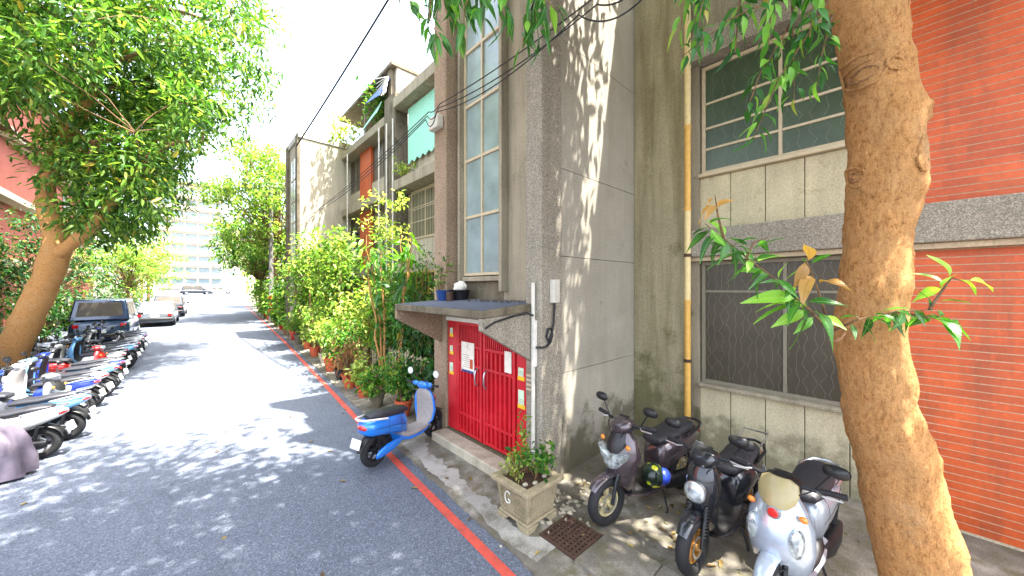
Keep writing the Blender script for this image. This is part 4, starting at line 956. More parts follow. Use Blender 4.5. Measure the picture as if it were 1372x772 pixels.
def leaf_blade(name, L, W, droop=.25, wav=.0, mat='leaf_big'):
    m = MB(); n = 7; prof = [0.03, .55, .9, 1., .88, .62, .3, .02]
    vs = []
    for i in range(n + 1):
        t = i / n; z = -droop * L * t * t; w_ = prof[i] * W / 2; f = .16 * w_ * 2
        vs += [(t * L, -w_, z + f + wav * math.sin(t * 9) * W), (t * L, 0, z), (t * L, w_, z + f - wav * math.sin(t * 8 + 1) * W)]
    fs = []
    for i in range(n):
        k = i * 3; fs += [(k, k + 1, k + 4, k + 3), (k + 1, k + 2, k + 5, k + 4)]
    vs.append((-.12 * L, 0, .02 * L)); vs.append((0, .004, 0)); vs.append((0, -.004, 0)); k = len(vs) - 3; fs.append((k, k + 2, 1, k + 1))
    me = bpy.data.meshes.new(name); me.from_pydata(vs, [], fs); me.polygons.foreach_set('use_smooth', [True] * len(me.polygons)); me.materials.append(MATS[mat]); me.update(); return me
BL = [leaf_blade('leaf', 1, .26, .4, .05), leaf_blade('leaf', 1, .32, .6, .08), leaf_blade('leaf', 1, .23, .22, .04), leaf_blade('leaf', 1, .29, .85, .1)]
BLL = [leaf_blade('leaf', 1, .36, .3, .04, 'leaf_big_light'), leaf_blade('leaf', 1, .42, .5, .06, 'leaf_big_light')]
BLD = [leaf_blade('leaf', 1, .42, .7, .12, 'leaf_big_dead')]
def orient(pos, d, up, s):
    d = Vector(d).normalized(); up = Vector(up); y = up.cross(d)
    if y.length < 1e-4: y = d.orthogonal()
    y.normalize(); z = d.cross(y)
    M = Matrix((d, y, z)).transposed().to_4x4(); return Matrix.Translation(pos) @ M @ Matrix.Scale(s, 4)
def sprig(par, pts, n, L, seed, light=.15, dead=0., down=.5, r0=.008, spread=.9, t0=.15, joined=None):
    rg = random.Random(seed); P3 = [pix(*p) for p in pts]
    tw = MB().tube(P3, [r0 * (1 - .7 * i / (len(P3) - 1)) for i in range(len(P3))], 6).build('twig', 'bark_grey', par, smooth=True)
    seg = len(P3) - 1
    for i in range(n):
        t = (t0 + (1 - t0) * (i + rg.random()) / n) * seg; k = min(int(t), seg - 1); p = P3[k].lerp(P3[k + 1], t - k); tg = (P3[k + 1] - P3[k]).normalized()
        v = Vector((rg.gauss(0, 1), rg.gauss(0, 1), rg.gauss(0, .7))).normalized()
        d = tg * .5 + v * spread + Vector((0, 0, -down))
        u_ = rg.random(); me = rg.choice(BLD) if u_ < dead else rg.choice(BLL) if u_ < dead + light else rg.choice(BL)
        up = Vector((rg.gauss(0, .5) - .35, rg.gauss(0, .5) - .3, 1.))
        M = orient(p + v * .02, d, up, L * rg.uniform(.7, 1.2))
        if joined is None: inst('leaf', me, tw, M)
        else: joined.add([M @ q.co for q in me.vertices], [tuple(f.vertices) for f in me.polygons])
    return tw
# sprays hanging into the top of the picture
for k, (x0, y0, x1, y1, n_) in enumerate([(560, -90, 592, 62, 26), (640, -100, 622, 50, 26), (720, -100, 722, 50, 30), (680, -100, 676, 20, 18), (545, -80, 552, 10, 10), (600, -90, 600, 25, 20), (700, -90, 745, 15, 18), (655, -90, 645, 25, 14), (735, -90, 700, 62, 16)]):
    dd = 2.25 + .06 * (k % 3)
    sprig(RTREE, [(x0, y0, dd + .1), ((x0 * 2 + x1) / 3 + 8, y0 * .6 + y1 * .4, dd), ((x0 + 2 * x1) / 3 - 6, y0 * .25 + y1 * .75, dd), (x1, y1, dd)], n_, .15, 20 + k, .2)
SPRAY = MB()
for k, (x0, y0, x1, y1, n_) in enumerate([(1120, -40, 915, 75, 40), (1120, -20, 1010, 185, 42), (1060, -60, 1064, 135, 28), (960, -60, 932, 55, 24), (1115, 20, 1095, 115, 16), (1000, -60, 985, 70, 26), (1040, -50, 1030, 60, 26), (930, -60, 912, 40, 16), (1060, 30, 1000, 150, 22), (1100, -40, 1085, 50, 20)]):
    dd = 2.1 + .05 * (k % 3)
    sprig(RTREE, [(x0, y0, dd + .05), (x0 * .65 + x1 * .35, y0 * .62 + y1 * .38 - 10, dd), (x0 * .3 + x1 * .7, y0 * .35 + y1 * .65 - 8, dd), (x1, y1, dd)], n_, .105, 40 + k, .18, joined=SPRAY)
so_ = SPRAY.build('spray_foliage', 'leaf_spray', RTREE, smooth=80); so_['kind'] = 'stuff'
# shoots from the pruned knot
K0 = (1112, 445, 2.22)
sprig(RTREE, [K0, (1080, 410, 2.1), (1040, 375, 2.05), (1000, 345, 2.0), (970, 320, 2.0), (945, 300, 2.0)], 38, .15, 11, .2, .0, .35, t0=.3)
sprig(RTREE, [(1000, 345, 2.0), (1010, 325, 2.0), (1030, 318, 2.0)], 4, .15, 12, .0, .0, .0)
sprig(RTREE, [K0, (1090, 420, 2.05), (1065, 400, 1.98)], 13, .2, 13, .55, 0, .5, t0=.4)
sprig(RTREE, [K0, (1100, 400, 2.1), (1085, 360, 2.05), (1078, 345, 2.05)], 7, .16, 14, .2, .6, .5, t0=.5)
sprig(RTREE, [(970, 320, 2.0), (962, 290, 2.0), (958, 262, 2.0)], 4, .13, 15, .0, .9, .5, t0=.6)
sprig(RTREE, [K0, (1150, 428, 2.08), (1200, 418, 2.05), (1250, 415, 2.03)], 20, .15, 16, .0, 0, .35, t0=.25)
sprig(RTREE, [(1245, 415, 2.03), (1262, 390, 2.02), (1275, 372, 2.02), (1295, 378, 2.02)], 7, .13, 17, .7, 0, .2, t0=.1)
sprig(RTREE, [(1200, 418, 2.05), (1240, 425, 2.0), (1275, 430, 2.0)], 6, .18, 18, .0, 0, .3, t0=.4)

# ------------------------------------------------------------------ big tree on the left
LT0 = pix(2, 512, 10.1); LT0.z = gz(LT0.y)
LTREE = thing('broadleaf_tree', tuple(LT0), 'big leafy tree with forked orange brown trunk leaning over the parked scooters', 'tree')
pA = [LT0 - Vector((0, 0, .2)), pix(20, 465, 10.0), pix(48, 405, 9.95), pix(76, 335, 9.9), pix(66, 285, 10), pix(63, 240, 10.1), pix(88, 180, 10.2), pix(118, 130, 10.4), pix(134, 40, 10.6), pix(140, -60, 10.8), pix(150, -200, 11)]
trunk_mesh(pA, [.42, .33, .29, .27, .2, .18, .17, .16, .13, .11, .07], 22, (), .03).build('trunk', 'bark', LTREE, smooth=80)
bp = [pix(72, 345, 9.9), pix(98, 325, 9.7), pix(124, 304, 9.5), pix(150, 270, 9.4), pix(200, 210, 9.6)]
trunk_mesh(bp, [.16, .15, .14, .1, .06], 16, (), .02).build('limb', 'bark', LTREE, smooth=80)
cl = []; rr = random.Random(5)
mx = lambda y: float(np.interp(y, [-600, -100, 0, 60, 110, 160, 200, 240, 290, 335], [450, 400, 364, 384, 386, 350, 312, 268, 246, 200]))
ct = Vector((-1.9, 15.6, 8.6))
while len(cl) < 300:
    u = Vector((rr.gauss(0, 1), rr.gauss(0, 1), rr.gauss(0, 1))).normalized() * rr.random() ** .36
    p = ct + Vector((u.x * 5.6, u.y * 4.4, u.z * 5.4)); r = rr.uniform(.55, 1.0); q = proj(p); e = r * F_PX / q[2]
    if q[0] + e * .85 > mx(q[1]) or q[1] + e * .6 > 338: continue
    if q[0] < 110 and q[1] > 235: continue
    if q[0] - e < 34 and q[1] + e > 165: continue
    if 90 < q[0] < 330 and 30 < q[1] < 190 and rr.random() < .25: continue       # an open, airy heart
    cl.append((p.x, p.y, p.z, r, r * .7))
for i in range(34):
    p = pix(rr.uniform(105, 250), rr.uniform(195, 305), rr.uniform(8.9, 10.8)); r = rr.uniform(.45, .7); q = proj(p)
    if q[0] + r * F_PX / q[2] * .85 < mx(q[1]): cl.append((p.x, p.y, p.z, r, r * .7))
lm = MB()
hubs = [pix(63, 240, 10.1), pix(118, 130, 10.4), pix(136, 20, 10.7), pix(150, -180, 11), pix(200, 210, 9.6)]
for a0, b0 in ((1, pix(250, 120, 11.5)), (1, pix(230, 60, 9.3)), (2, pix(300, 30, 11)), (0, pix(180, 180, 8.6)), (0, pix(20, 180, 9)), (2, pix(40, 60, 9)), (3, pix(280, -120, 11)), (3, pix(60, -200, 9.5)), (4, pix(270, 190, 10.5)), (0, pix(140, 250, 12.5)), (2, pix(200, -40, 8.8))):
    pp_ = limb(lm, hubs[a0], b0, .08, .03, .12, 7); hubs += [pp_[4], pp_[7]]
for c in cl:
    hb = min(hubs, key=lambda a: (a - Vector(c[:3])).length); limb(lm, hb, Vector(c[:3]), .016, .006, .2, 5)
lm.build('limb', 'bark_grey', LTREE, smooth=70)
cw = crown('crown', 'leaf_left', LTREE, cl, 340, .23, .066, .55, .3, off=LTREE.location); cw['kind'] = 'stuff'

# ------------------------------------------------------------------ further trees
def tree(label, base, hgt, rad, n, mat, leafL, per, seed, group=None, trunk_r=.14, zlow=.35, cr=(.5, .9), keep=None, name='broadleaf_tree'):
    rg = random.Random(seed); b = Vector((base[0], base[1], gz(base[1])))
    T = thing(name, tuple(b), label, 'tree', group)
    mid = b + Vector((rg.uniform(-.2, .2), rg.uniform(-.2, .2), hgt * (zlow + .08)))
    trunk_mesh([b - Vector((0, 0, .2)), b.lerp(mid, .5) + Vector((rg.uniform(-.15, .15), 0, 0)), mid, mid + Vector((rg.uniform(-.2, .2), 0, hgt * .25))], [trunk_r * 1.3, trunk_r, trunk_r * .8, trunk_r * .4], 12, (), .015).build('trunk', 'bark_grey', T, smooth=80)
    cc = b + Vector((0, 0, hgt * (zlow + 1) / 2)); cl = []; lm = MB(); it = 0
    while len(cl) < n and it < 6000:
        it += 1
        u = Vector((rg.gauss(0, 1), rg.gauss(0, 1), rg.gauss(0, 1))).normalized() * rg.random() ** .4
        p = cc + Vector((u.x * rad, u.y * rad, u.z * hgt * (1 - zlow) / 2)); r = rg.uniform(*cr)
        if keep and not keep(p, r): continue
        cl.append((p.x, p.y, p.z, r, r * .7)); limb(lm, mid, p, trunk_r * .3, .01, .15, 4)
    lm.build('limb', 'bark_grey', T, smooth=70)
    cw = crown('crown', mat, T, cl, per, leafL, leafL * .42, .35, .35, off=b); cw['kind'] = 'stuff'; return T
keepR = lambda p, r: (lambda q: q[0] + r * F_PX / q[2] * .8 < 402 and q[0] - r * F_PX / q[2] > 260)(proj(p))
tree('airy sunlit tree with dark forked branches beside the striped utility pole', (4.7, 29.5), 12.6, 3.9, 130, 'leaf_bright', .26, 170, 31, trunk_r=.16, zlow=.32, keep=keepR)
tree('round bright green tree leaning over the lane beyond the striped pole', (4.6, 35), 8.4, 3.3, 80, 'leaf_shrub', .27, 160, 32, zlow=.25)
tree('leafy green tree further along the planted side past the pole', (5.6, 45), 9.0, 3.4, 60, 'leaf_shrub', .3, 130, 33, zlow=.2)
tree('distant green street tree near the pale tall block', (8.2, 70), 9, 3.2, 26, 'leaf_shrub', .4, 60, 34)
tree('distant rounded tree closing the planted side of the lane', (9.5, 95), 9, 3.6, 26, 'leaf_bright', .45, 50, 35)
tree('pale yellow green tree beyond the parked cars on the wall side', (-3.4, 41), 6.6, 2.8, 60, 'leaf_bright', .25, 150, 36, zlow=.2)
tree('bright spreading tree past the dark estate car', (-3.0, 52), 8.4, 3.4, 50, 'leaf_bright', .28, 100, 37, zlow=.22)
tree('green tree far along the wall side of the lane', (-4.4, 66), 9, 3.4, 36, 'leaf_bright', .36, 70, 38)
tree('dark green tree standing behind the four wheel drive', (-5.0, 28), 6.5, 2.4, 44, 'leaf_dark', .2, 150, 39, zlow=.15)
tree('dense dark tree against the pink tiled block', (-5.6, 22), 5.0, 2.0, 40, 'leaf_dark', .18, 170, 40, zlow=.12)

# ------------------------------------------------------------------ shrubs, potted plants
pot_me = MB().lathe([(.10, 0), (.15, .2), (.155, .26), (.175, .262), (.178, .31), (.15, .312), (.145, .27), (.02, .27)], 20).mesh('pot', 40)
soil_me = MB().lathe([(.01, .262), (.143, .268), (.143, .275), (.01, .285)], 16).mesh('soil', True)
def potted(label, x, y, hgt, spread, mat, leafL, leafW, n, seed, pot=1., potmat='terracotta', stems=5, hang=.3, top_only=.25, group=None, dz=PZ):
    rg = random.Random(seed); z = gz(y) + dz; T = thing('potted_plant', (x, y, z), label, 'potted plant', group)
    if pot:
        p = link('pot', pot_me, T, None); p.scale = (pot,) * 3
        if not pot_me.materials: pot_me.materials.append(MATS['terracotta'])
        if potmat != 'terracotta': p.material_slots[0].link = 'OBJECT'; p.material_slots[0].material = MATS[potmat]
        s_ = link('soil', soil_me, p, 'soil')
    m = MB(); cl = []; z0 = .27 * pot if pot else 0
    for i in range(stems):
        a = rg.uniform(0, 6.28); r = spread * rg.uniform(.1, .9); hh = hgt * rg.uniform(.65, 1.)
        base = Vector((x + .05 * math.cos(a) * (1 if pot else 3 * spread), y + .05 * math.sin(a) * (1 if pot else 3 * spread), z + z0 - .01)); tip = Vector((x + r * math.cos(a), y + r * math.sin(a), z + hh))
        pts = limb(m, base, tip, .014 + .006 * hgt, .005, .12, 6)
        for j, q in enumerate(pts):
            t = j / (len(pts) - 1)
            if t >= top_only: cl.append((q.x + rg.uniform(-.1, .1) * spread, q.y + rg.uniform(-.1, .1) * spread, q.z, spread * rg.uniform(.25, .42), spread * rg.uniform(.22, .36)))
    m.build('stem', 'bark_grey', T, smooth=True)
    per = n / sum(c[3] ** 2 for c in cl); cw = crown('foliage', mat, T, cl, per, leafL, leafW, hang, .2, off=(x, y, z)); return T
def rx(y): return redx(y) + .55
PL = [
 ('low bushy potted plant with fine green leaves behind the blue scooter', 3.15, 6.55, 1.15, .5, 'leaf_shrub', .09, .045, 1100, 1., 6),
 ('broad leaved dark potted plant near the white picket fence', 3.5, 6.3, 1.25, .5, 'leaf_dark', .2, .08, 330, 1., 6),
 ('small potted shrub with round leaves at the kerb by the blue scooter', 2.95, 7.4, .9, .42, 'leaf_shrub', .1, .05, 700, .9, 6),
 ('potted plant with pale leaves in a tall terracotta pot', 3.0, 8.3, .95, .4, 'leaf_yellow', .12, .06, 420, 1.15, 5),
 ('potted plant with reddish brown leaves in a terracotta pot', 3.02, 9.3, 1.15, .42, 'leaf_brown', .2, .04, 420, 1.15, 7),
 ('spreading potted shrub leaning over the red line', 3.1, 10.3, 1.5, .65, 'leaf_shrub', .13, .055, 900, 1.1, 6),
 ('yellow green potted shrub in the middle of the plant row', 3.2, 11.5, 1.8, .75, 'leaf_yellow', .12, .06, 1100, 1.2, 7),
 ('glossy potted shrub next to the yellow green one', 3.35, 12.8, 1.9, .75, 'leaf_bright', .13, .06, 1100, 1.2, 7),
 ('rounded potted shrub with light green leaves past the middle of the row', 3.4, 14.2, 1.7, .7, 'leaf_yellow', .13, .06, 1000, 1.2, 6),
 ('leafy potted shrub near the pale stair tower', 3.55, 16.0, 1.6, .7, 'leaf_bright', .15, .07, 800, 1.2, 6),
 ('low potted plant beneath the pale stair tower', 3.6, 17.6, 1.3, .65, 'leaf_shrub', .15, .07, 650, 1.2, 6),
]
for i, (lb_, x, y, hg, sp, mt, ll, lw, n, pt, st_) in enumerate(PL): potted(lb_, x, y, hg, sp, mt, ll, lw, n, 60 + i, pt * [1., .85, 1.1, .9][i % 4], ['terracotta', 'terracotta', 'conc_dark', 'terracotta', 'terracotta', 'black_plastic', 'terracotta', 'conc_pale'][i % 8], stems=st_)
for i in range(7):
    y = 19 + i * 2.2; potted(f'small plant in a red pot, {ORD[i]} along the kerb from the pale stair tower', redx(y) + .5, y, .9 + .3 * (i % 3), .5, ['leaf_bright', 'leaf_shrub'][i % 2], .16, .08, 380, 90 + i, 1.3, 'red_plastic', 5, group='red pots along the far kerb')
# larger shrubs rooted behind the pots
def shrub(label, x, y, hgt, sp, mat, ll, lw, n, seed, stems=9, top=.3, hang=.3):
    T = potted(label, x, y, hgt, sp, mat, ll, lw, n, seed, 0, stems=stems, hang=hang, top_only=top, dz=.0); T.name = 'shrub'; T['category'] = 'shrub'; return T
shrub('tall bright shrub spilling over the pots before the second block', 4.0, 13.2, 4.3, 1.25, 'leaf_bright', .17, .075, 4200, 120, 12)
shrub('wide sunlit shrub with pale leaves behind the glossy potted shrub', 4.1, 11.0, 3.2, 1.1, 'leaf_yellow', .15, .075, 3200, 121, 11)
shrub('dense rounded shrub in front of the pale stair tower', 4.0, 16.4, 4.6, 1.5, 'leaf_bright', .2, .09, 4200, 122, 12)
shrub('green shrub on the near side of the striped pole', 4.3, 21.5, 3.4, 1.4, 'leaf_shrub', .2, .09, 2600, 123, 10, .15)
shrub('dark hedge like shrub beside the striped pole', 4.4, 25.0, 2.6, 1.4, 'leaf_shrub', .22, .1, 2400, 124, 10, .1)
shrub('drooping dark green shrub behind the white picket fence', 4.4, 7.6, 2.5, 1.0, 'leaf_dark', .2, .05, 2200, 125, 10, .2, .8)
shrub('feathery pale shrub by the yellow trellis', 4.6, 9.2, 3.6, .9, 'leaf_shrub', .12, .05, 2600, 126, 9)
shrub('low green undergrowth shrub at the foot of the tall plant', 3.9, 8.6, 1.7, .9, 'leaf_shrub', .13, .06, 2200, 127, 9, .1)
for i, (y, hh) in enumerate([(27.8, 2.2), (31, 2.6), (34, 2.4), (38, 2.6), (42, 2.8)]):
    shrub(f'leafy roadside shrub, {ORD[i]} one past the striped utility pole', redx(y) + .9, y, hh, 1.3, ['leaf_bright', 'leaf_shrub'][i % 2], .22, .1, 1200, 130 + i, 8, .1)['group'] = 'shrubs past the striped pole'
for i, (x, y, hh) in enumerate([(-4.7, 15.4, 1.9), (-4.8, 19.6, 2.3), (-4.7, 25, 2.2), (-4.6, 30, 2.0), (-4.0, 35, 2.2), (-3.8, 44, 2.4)]):
    shrub(['dark shrub by the low wall in front of the leaning trunk', 'green shrub by the low wall between the leaning trunk and the four wheel drive', 'dark shrub by the low wall beside the four wheel drive', 'green shrub by the low wall behind the silver saloon', 'dark shrub by the low wall beside the dark estate car', 'green shrub by the low wall beneath the bright spreading tree'][i], x, y, hh, 1.1, ['leaf_dark', 'leaf_shrub'][i % 2], .18, .08, 1400, 140 + i, 9, .1)['group'] = 'shrubs along the boundary wall'
# tall plant with large leaves, each leaf its own piece
tl = thing('tall_plant', (3.55, 8.2, gz(8.2)), 'tall thin stemmed plant with large glossy leaves rising above the picket fence', 'plant')
rg = random.Random(77); stm = []
for i in range(6):
    a = rg.uniform(0, 6.28); m = MB()
    b = Vector((3.55 + .22 * math.cos(a), 8.2 + .25 * math.sin(a), .0)); t = Vector((3.55 + .55 * math.cos(a + .5), 8.2 + .5 * math.sin(a + .5), rg.uniform(3.3, 4.6)))
    pts = limb(m, b, t, .03, .011, .06, 10); so = m.build('stem', 'bark', tl, smooth=True)
    nl = 49
    for k in range(nl):
        u = .32 + .68 * (k + rg.random()) / nl; f = u * (len(pts) - 1); j = min(int(f), len(pts) - 2); p = pts[j].lerp(pts[j + 1], f - j)
        v = Vector((rg.gauss(0, 1), rg.gauss(0, 1), rg.gauss(0, .4))).normalized(); p = p + v * rg.uniform(.02, .32 * u)
        lt = u > .8  # paler leaves near the top, sunlight put into the leaf colour
        inst('leaf', rg.choice(BLL if (lt and rg.random() < .8) or rg.random() < .15 else BL), so, orient(p, v + Vector((0, 0, -.25)), Vector((rg.gauss(0, .3), rg.gauss(0, .3), 1)), rg.uniform(.2, .36)))
tcl = [(3.5 + rg.gauss(0, .25), 8.2 + rg.gauss(0, .3), rg.uniform(3.6, 4.75), .3, .2) for i in range(26)]
o = crown('foliage', 'leaf_yellow', tl, tcl, 260, .11, .05, .2, .2, off=tl.location); o['kind'] = 'stuff'  # small pale leaves, the sunlit top put into their colour
# sapling on the canopy end, planting on the roof terrace and ledges
def small_plant(label, loc, hgt, sp, mat, ll, n, seed, stems=4, cat='plant'):
    rgs = random.Random(seed); T = thing('plant', loc, label, cat); m = MB(); cl = []
    for i in range(stems):
        a = rgs.uniform(0, 6.28); tip = Vector(loc) + Vector((sp * .6 * math.cos(a), sp * .6 * math.sin(a), hgt * rgs.uniform(.6, 1)))
        for q in limb(m, Vector(loc), tip, .01, .004, .15, 5)[2:]: cl.append((q.x, q.y, q.z, sp * .35, sp * .3))
    m.build('stem', 'bark_grey', T, smooth=True); crown('foliage', mat, T, cl, n / sum(c[3] ** 2 for c in cl), ll, ll * .45, .2, .2, off=loc); return T
small_plant('spindly sapling growing at the far end of the entrance canopy', (3.2, 5.28, 2.34), .75, .3, 'leaf_shrub', .09, 70, 150)
small_plant('bright bush growing on the ledge beside the pale stair tower', (5.35, 17.2, 9.03), 1.2, .9, 'leaf_yellow', .2, 500, 151, 6)
small_plant('trailing green plant under the rooftop shed', (5.75, 14.9, 9.03), 1.9, .9, 'leaf_shrub', .2, 600, 152, 6)
small_plant('grassy tuft on the ledge below the turquoise sheet', (5.45, 11.4, 6.34), .5, .4, 'leaf_yellow', .14, 120, 153, 4)

# ------------------------------------------------------------------ stone planter
SP = thing('stone_planter', (2.76, 2.73, PZ), 'square carved stone planter on feet with two small shrubs', 'planter')
cx_, cy_ = 2.76, 2.73
def frus(m, z0, h0, z1, h1): m.prism(None, [(cx_ + sx * h0, cy_ + sy * h0, z0) for sx, sy in ((-1, -1), (1, -1), (1, 1), (-1, 1))], [(cx_ + sx * h1, cy_ + sy * h1, z1) for sx, sy in ((-1, -1), (1, -1), (1, 1), (-1, 1))]); return m
z = PZ
frus(MB(), z + .09, .205, z + .40, .245).build('body', 'planter_stone', SP, bev=.012)
m = MB(); frus(m, z + .06, .225, z + .088, .225); m.build('base_moulding', 'planter_stone', SP, bev=.01)
m = MB()
for a, b, c, d in ((-.29, .29, -.29, -.2), (-.29, .29, .2, .29), (-.29, -.2, -.198, .198), (.2, .29, -.198, .198)): m.box(cx_ + a, cx_ + b, cy_ + c, cy_ + d, z + .402, z + .455)
m.build('rim', 'planter_stone', SP, bev=.012)
for sx in (-1, 1):
    for sy in (-1, 1): MB().prism(None, [(cx_ + sx * .235, cy_ + sy * .235, z), (cx_ + sx * .12, cy_ + sy * .235, z), (cx_ + sx * .12, cy_ + sy * .12, z), (cx_ + sx * .235, cy_ + sy * .12, z)], [(cx_ + sx * .235, cy_ + sy * .235, z + .058), (cx_ + sx * .06, cy_ + sy * .235, z + .058), (cx_ + sx * .06, cy_ + sy * .06, z + .058), (cx_ + sx * .235, cy_ + sy * .06, z + .058)]).build('foot', 'planter_stone', SP, bev=.008)
for ax in (0, 1):      # raised border round each panelled face
    for s in (-1, 1):
        m = MB(); o0, o1 = .213 * s, .243 * s
        for (a, b, z0, z1) in ((-.17, -.15, .13, .37), (.15, .17, .13, .37), (-.149, .149, .13, .15), (-.149, .149, .35, .37)):
            oo = lambda zz: (.205 + (zz - .09) / .31 * .04) * s
            q = [(a, z0), (b, z0), (b, z1), (a, z1)]
            f0 = [(cx_ + (oo(zz) - .004 * s), cy_ + t, z + zz) if ax == 0 else (cx_ + t, cy_ + oo(zz) - .004 * s, z + zz) for t, zz in q]; f1 = [(cx_ + (oo(zz) + .008 * s), cy_ + t, z + zz) if ax == 0 else (cx_ + t, cy_ + oo(zz) + .008 * s, z + zz) for t, zz in q]
            m.prism(None, f0, f1)
        m.build('face_border', 'planter_stone', SP)
gm = [(cx_ - .243, cy_ + .05 - .045 * math.cos(t) * -1 * -1, z + .28 + .06 * math.sin(t)) for t in [R(40 + 290 * k / 14) for k in range(15)]]
gm += [(cx_ - .243, cy_ + .045 - .0, z + .265)]
MB().tube(gm, .006, 6).build('painted_letter', 'white_paint', SP)
MB().box(cx_ - .199, cx_ + .199, cy_ - .199, cy_ + .199, z + .402, z + .425).build('soil', 'soil', SP)
def pshrub(x, y, h, sp, mat, ll, n, seed, stems):
    rgs = random.Random(seed); m = MB(); cl = []
    for i in range(stems):
        a = rgs.uniform(0, 6.28); tip = Vector((x + sp * math.cos(a), y + sp * math.sin(a), z + .42 + h * rgs.uniform(.7, 1)))
        for q in limb(m, (x + rgs.uniform(-.03, .03), y + rgs.uniform(-.03, .03), z + .42), tip, .007, .003, .12, 6)[2:]: cl.append((q.x, q.y, q.z, sp * .55, sp * .55))
    so = m.build('stem', 'bark_grey', SP, smooth=True); crown('foliage', mat, so, cl, n / sum(c[3] ** 2 for c in cl), ll, ll * .55, .1, .1, off=SP.location)
pshrub(2.66, 2.79, .24, .14, 'leaf_yellow', .04, 420, 1, 9); pshrub(2.82, 2.67, .34, .15, 'leaf_shrub', .075, 90, 2, 5); pshrub(2.84, 2.79, .66, .13, 'leaf_bright', .06, 75, 3, 3)
for i, (x, y) in enumerate([(2.62, 2.62), (2.72, 2.57), (2.9, 2.6)]): MB().ell((x, y, z + .44), (.035, .028, .02), 8, 5).build('pebble', 'conc_pale', SP, smooth=True)

# ------------------------------------------------------------------ things on the canopy
bk = MB().lathe([(.10, 0), (.13, .16), (.14, .17), (.128, .17), (.095, .03), (.01, .03)], 22, 'z', (0, 0, 0)); o = bk.build('plastic_tub', 'blue_plastic', None, smooth=40); o.location = (3.15, 5.08, 2.343); tag(o, 'round blue plastic tub on the entrance canopy', 'tub')
bk = MB().lathe([(.13, 0), (.165, .15), (.175, .16), (.16, .16), (.12, .03), (.01, .03)], 22, 'z'); o = bk.build('plant_pot', 'black_plastic', None, smooth=40); o.location = (3.33, 4.86, 2.357); tag(o, 'wide black plant pot holding a white bag on the canopy', 'plant pot')
bk = MB().lathe([(.055, 0), (.06, .15), (.055, .15), (.05, .02), (.005, .02)], 16, 'z'); o = bk.build('rusty_can', 'rust_iron', None, smooth=40); o.location = (3.1, 4.82, 2.34); tag(o, 'small rusty can between the tubs on the canopy', 'can')
from mathutils import noise as NZ
bm_b = MB().ell((0, 0, 0), (.1, .12, .09), 18, 12); bm_b.v = [tuple(Vector(v) * (1 + .35 * NZ.noise(Vector(v) * 18))) for v in bm_b.v]; o = bm_b.build('plastic_bag', 'white_paint', None, smooth=25); o.location = (3.33, 4.86, 2.57); tag(o, 'crumpled white plastic bag sitting in the black pot', 'bag')
def litter(name, label, pts, mat, s0, s1, seed):
    rgs = random.Random(seed); m = MB()
    for (x, y, z0) in pts:
        s_ = rgs.uniform(s0, s1); a = rgs.uniform(0, 6.28); e = MB().ell((0, 0, 0), (s_, s_ * rgs.uniform(.5, .9), s_ * rgs.uniform(.3, .6)), 7, 4)
        M = Euler((rgs.uniform(-.3, .3), rgs.uniform(-.3, .3), a)).to_matrix(); m.add([M @ (Vector(v) * (1 + .4 * NZ.noise(Vector(v) * 40 + Vector((x * 9, y * 9, 0))))) + Vector((x, y, z0 + s_ * .2)) for v in e.v], e.f)
    o = m.build(name, mat, None); tag(o, label, 'debris', None, 'stuff'); return o
rgs = random.Random(3)
litter('rubble', 'broken concrete rubble and stones by the plum scooter wheel', [(rgs.gauss(3.25, .28), rgs.gauss(2.6, .2), PZ) for i in range(90)], 'conc_pale', .008, .045, 4)
litter('rubble', 'small loose stones along the gutter beside the scooters', [(rgs.uniform(3.15, 5.4), rgs.uniform(.2, 2.9), PZ) for i in range(160)], 'conc', .006, .025, 5)
litter('rubble', 'bits of debris scattered on the entrance canopy', [(rgs.uniform(3.1, 3.44), rgs.uniform(3.4, 4.6), 2.355) for i in range(60)], 'rust_iron', .006, .022, 6)
rgn = np.random.default_rng(9); n = 130
pp = np.stack([rgn.uniform(-2, 5.3, n), rgn.uniform(.6, 8.5, n), np.zeros(n)], 1); pp[:, 0] = np.where(rgn.random(n) < .72, rgn.uniform(2.2, 5.2, n), pp[:, 0])
bad = ((pp[:, 0] > 2.9) & (pp[:, 1] > 2.9)); pp[bad, 1] *= .3
pp[:, 2] = np.where(pp[:, 0] > np.array([redx(y) + .3 for y in pp[:, 1]]), PZ + .012, .008)
dd = rgn.normal(size=(n, 3)); dd[:, 2] *= .08; me = leaves_mesh('fallen_leaves', pp, dd, np.tile([0, 0, 1.], (n, 1)) + rgn.normal(size=(n, 3)) * .15, rgn.uniform(.05, .12, n), rgn.uniform(.025, .045, n)); 
leafmat('leaf_fallen', '#4a3622', '#6f5a34', '#a08a45', .1); me.materials.append(MATS['leaf_fallen']); tag(link('fallen_leaves', me), 'fallen dry leaves scattered on road and pavement', 'leaves', None, 'stuff')

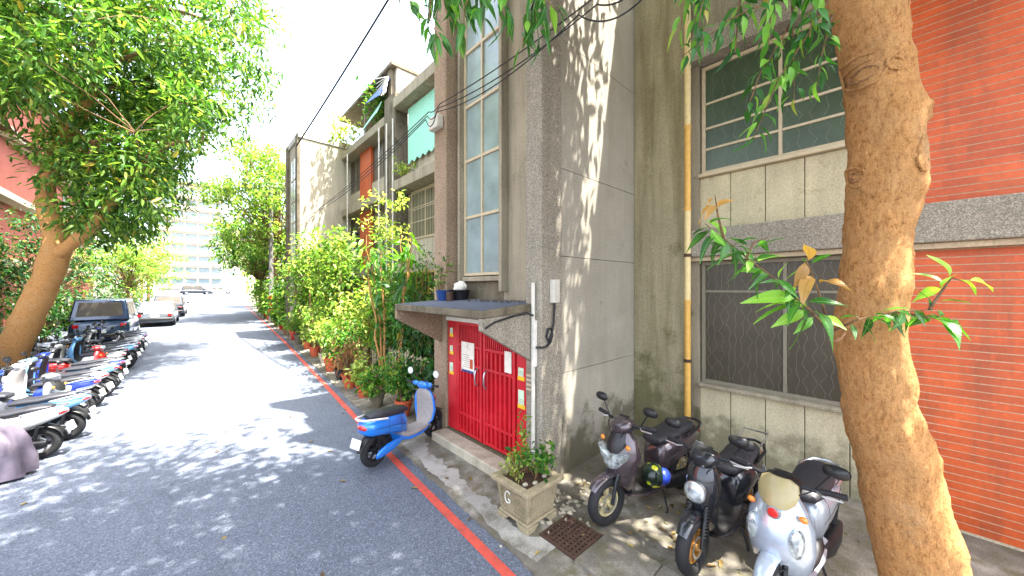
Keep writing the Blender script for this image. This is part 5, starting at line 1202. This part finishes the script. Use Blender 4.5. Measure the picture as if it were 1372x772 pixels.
# ------------------------------------------------------------------ fences, pole, wires
PF = thing('picket_fence', (3.75, 7.6, 0), 'low cream metal picket fence behind the potted plants', 'fence')
pk = MB().box(-.012, .012, -.02, .02, .05, 1.05).mesh('picket')
for i in range(22): o = link('picket', pk, PF, 'frame_cream'); o.location = (0, -1.7 + i * .18, 0)
for zz in (.25, .95): boxpart('rail', 'frame_cream', PF, 3.765, 3.79, 5.85, 9.75, zz, zz + .04)
for y in (5.9, 7.7, 9.7): boxpart('post', 'frame_cream', PF, 3.793, 3.84, y - .03, y + .03, -.02, 1.12)
TR = thing('trellis', (4.9, 9.0, 0), 'yellow wooden trellis standing behind the shrubs by the tower', 'trellis')
for i in range(9): boxpart('upright', 'yellow_wood', TR, 4.9, 4.93, 7.3 + i * .35, 7.335 + i * .35, 0, 3.05)
for zz in (.6, 1.2, 1.8, 2.4, 2.98): boxpart('crossbar', 'yellow_wood', TR, 4.87, 4.897, 7.25, 10.2, zz, zz + .035)
UP = thing('utility_pole', (4.0, 27.4, gz(27.4)), 'grey concrete utility pole with orange and black stripes at its foot', 'pole')
b = Vector((4.0, 27.4, gz(27.4)))
MB().tube([b - Vector((0, 0, .1)), b + Vector((0, 0, 9.5))], [.15, .1], 14).build('shaft', 'pole_grey', UP, smooth=True)
for k in range(6): MB().tube([b + Vector((0, 0, .5 + k * .22)), b + Vector((0, 0, .718 + k * .22))], .156, 14).build('stripe', 'orange_paint' if k % 2 else 'black_plastic', UP, smooth=True)
RB = thing('mailbox', (3.95, 18.9, gz(18.9)), 'red metal box on a post among the shrubs', 'box')
bz = gz(18.9); boxpart('box', 'red_plastic', RB, 3.83, 4.07, 18.8, 19.0, bz + 1.3, bz + 1.75, bev=.02); boxpart('post', 'red_plastic', RB, 3.92, 3.98, 18.87, 18.93, bz, bz + 1.298)
def wire(label, pts, sag, r, seg=18):
    m = MB(); P = []
    for i in range(len(pts) - 1):
        a, b = Vector(pts[i]), Vector(pts[i + 1])
        for k in range(seg): t = k / seg; P.append(a.lerp(b, t) - Vector((0, 0, sag * 4 * t * (1 - t))))
    P.append(Vector(pts[-1])); m.tube(P, r, 6); return tag(m.build('overhead_cable', 'cable', None, smooth=True), label, 'cable')
wire('thick dark overhead cable crossing the open sky', [pix(560, -70, 9.4), pix(520, 0, 10.2), pix(397, 196, 15.5)], .05, .03)
A0 = pix(588, 150, 5.75)
for i, (lb_, dz, e) in enumerate([('upper cable strung past the stair tower windows', .08, (800, -6)), ('middle cable strung past the stair tower windows', 0., (800, 6)), ('lower sagging cable strung past the stair tower windows', -.07, (775, 20))]):
    wire(lb_, [pix(880, e[1] - 60 + 8 * i, 2.9), pix(e[0], e[1], 3.45), A0 + Vector((-.04 - .03 * i, -.1, dz)), A0 + Vector((-.04 - .03 * i, .25, dz)), pix(440 - 10 * i, 270 + 8 * i, 11.6), pix(398, 298 + 6 * i, 15.4)], .05 + .06 * i, .008)
JB = MB().obox((3.2, 5.42, A0.z), (.12, .3, .22)); tag(JB.build('junction_box', 'white_pipe', None, bev=.015), 'pale junction box where cables meet on the brown pier', 'junction box')
SL = thing('bent_pipe', (5.0, 15.0, gz(15)), 'grey gooseneck pipe rising above the shrubs', 'pipe')
MB().tube([(5.0, 15.0, gz(15)), (5.0, 15.0, 4.3), (4.95, 14.8, 4.6), (4.85, 14.4, 4.75), (4.8, 14.0, 4.7)], .05, 10).build('pipe', 'white_pipe', SL, smooth=True)
MB().tube([(4.8, 14.02, 4.7), (4.79, 13.9, 4.62)], .065, 10).build('end_cap', 'dark_metal', SL, smooth=True)
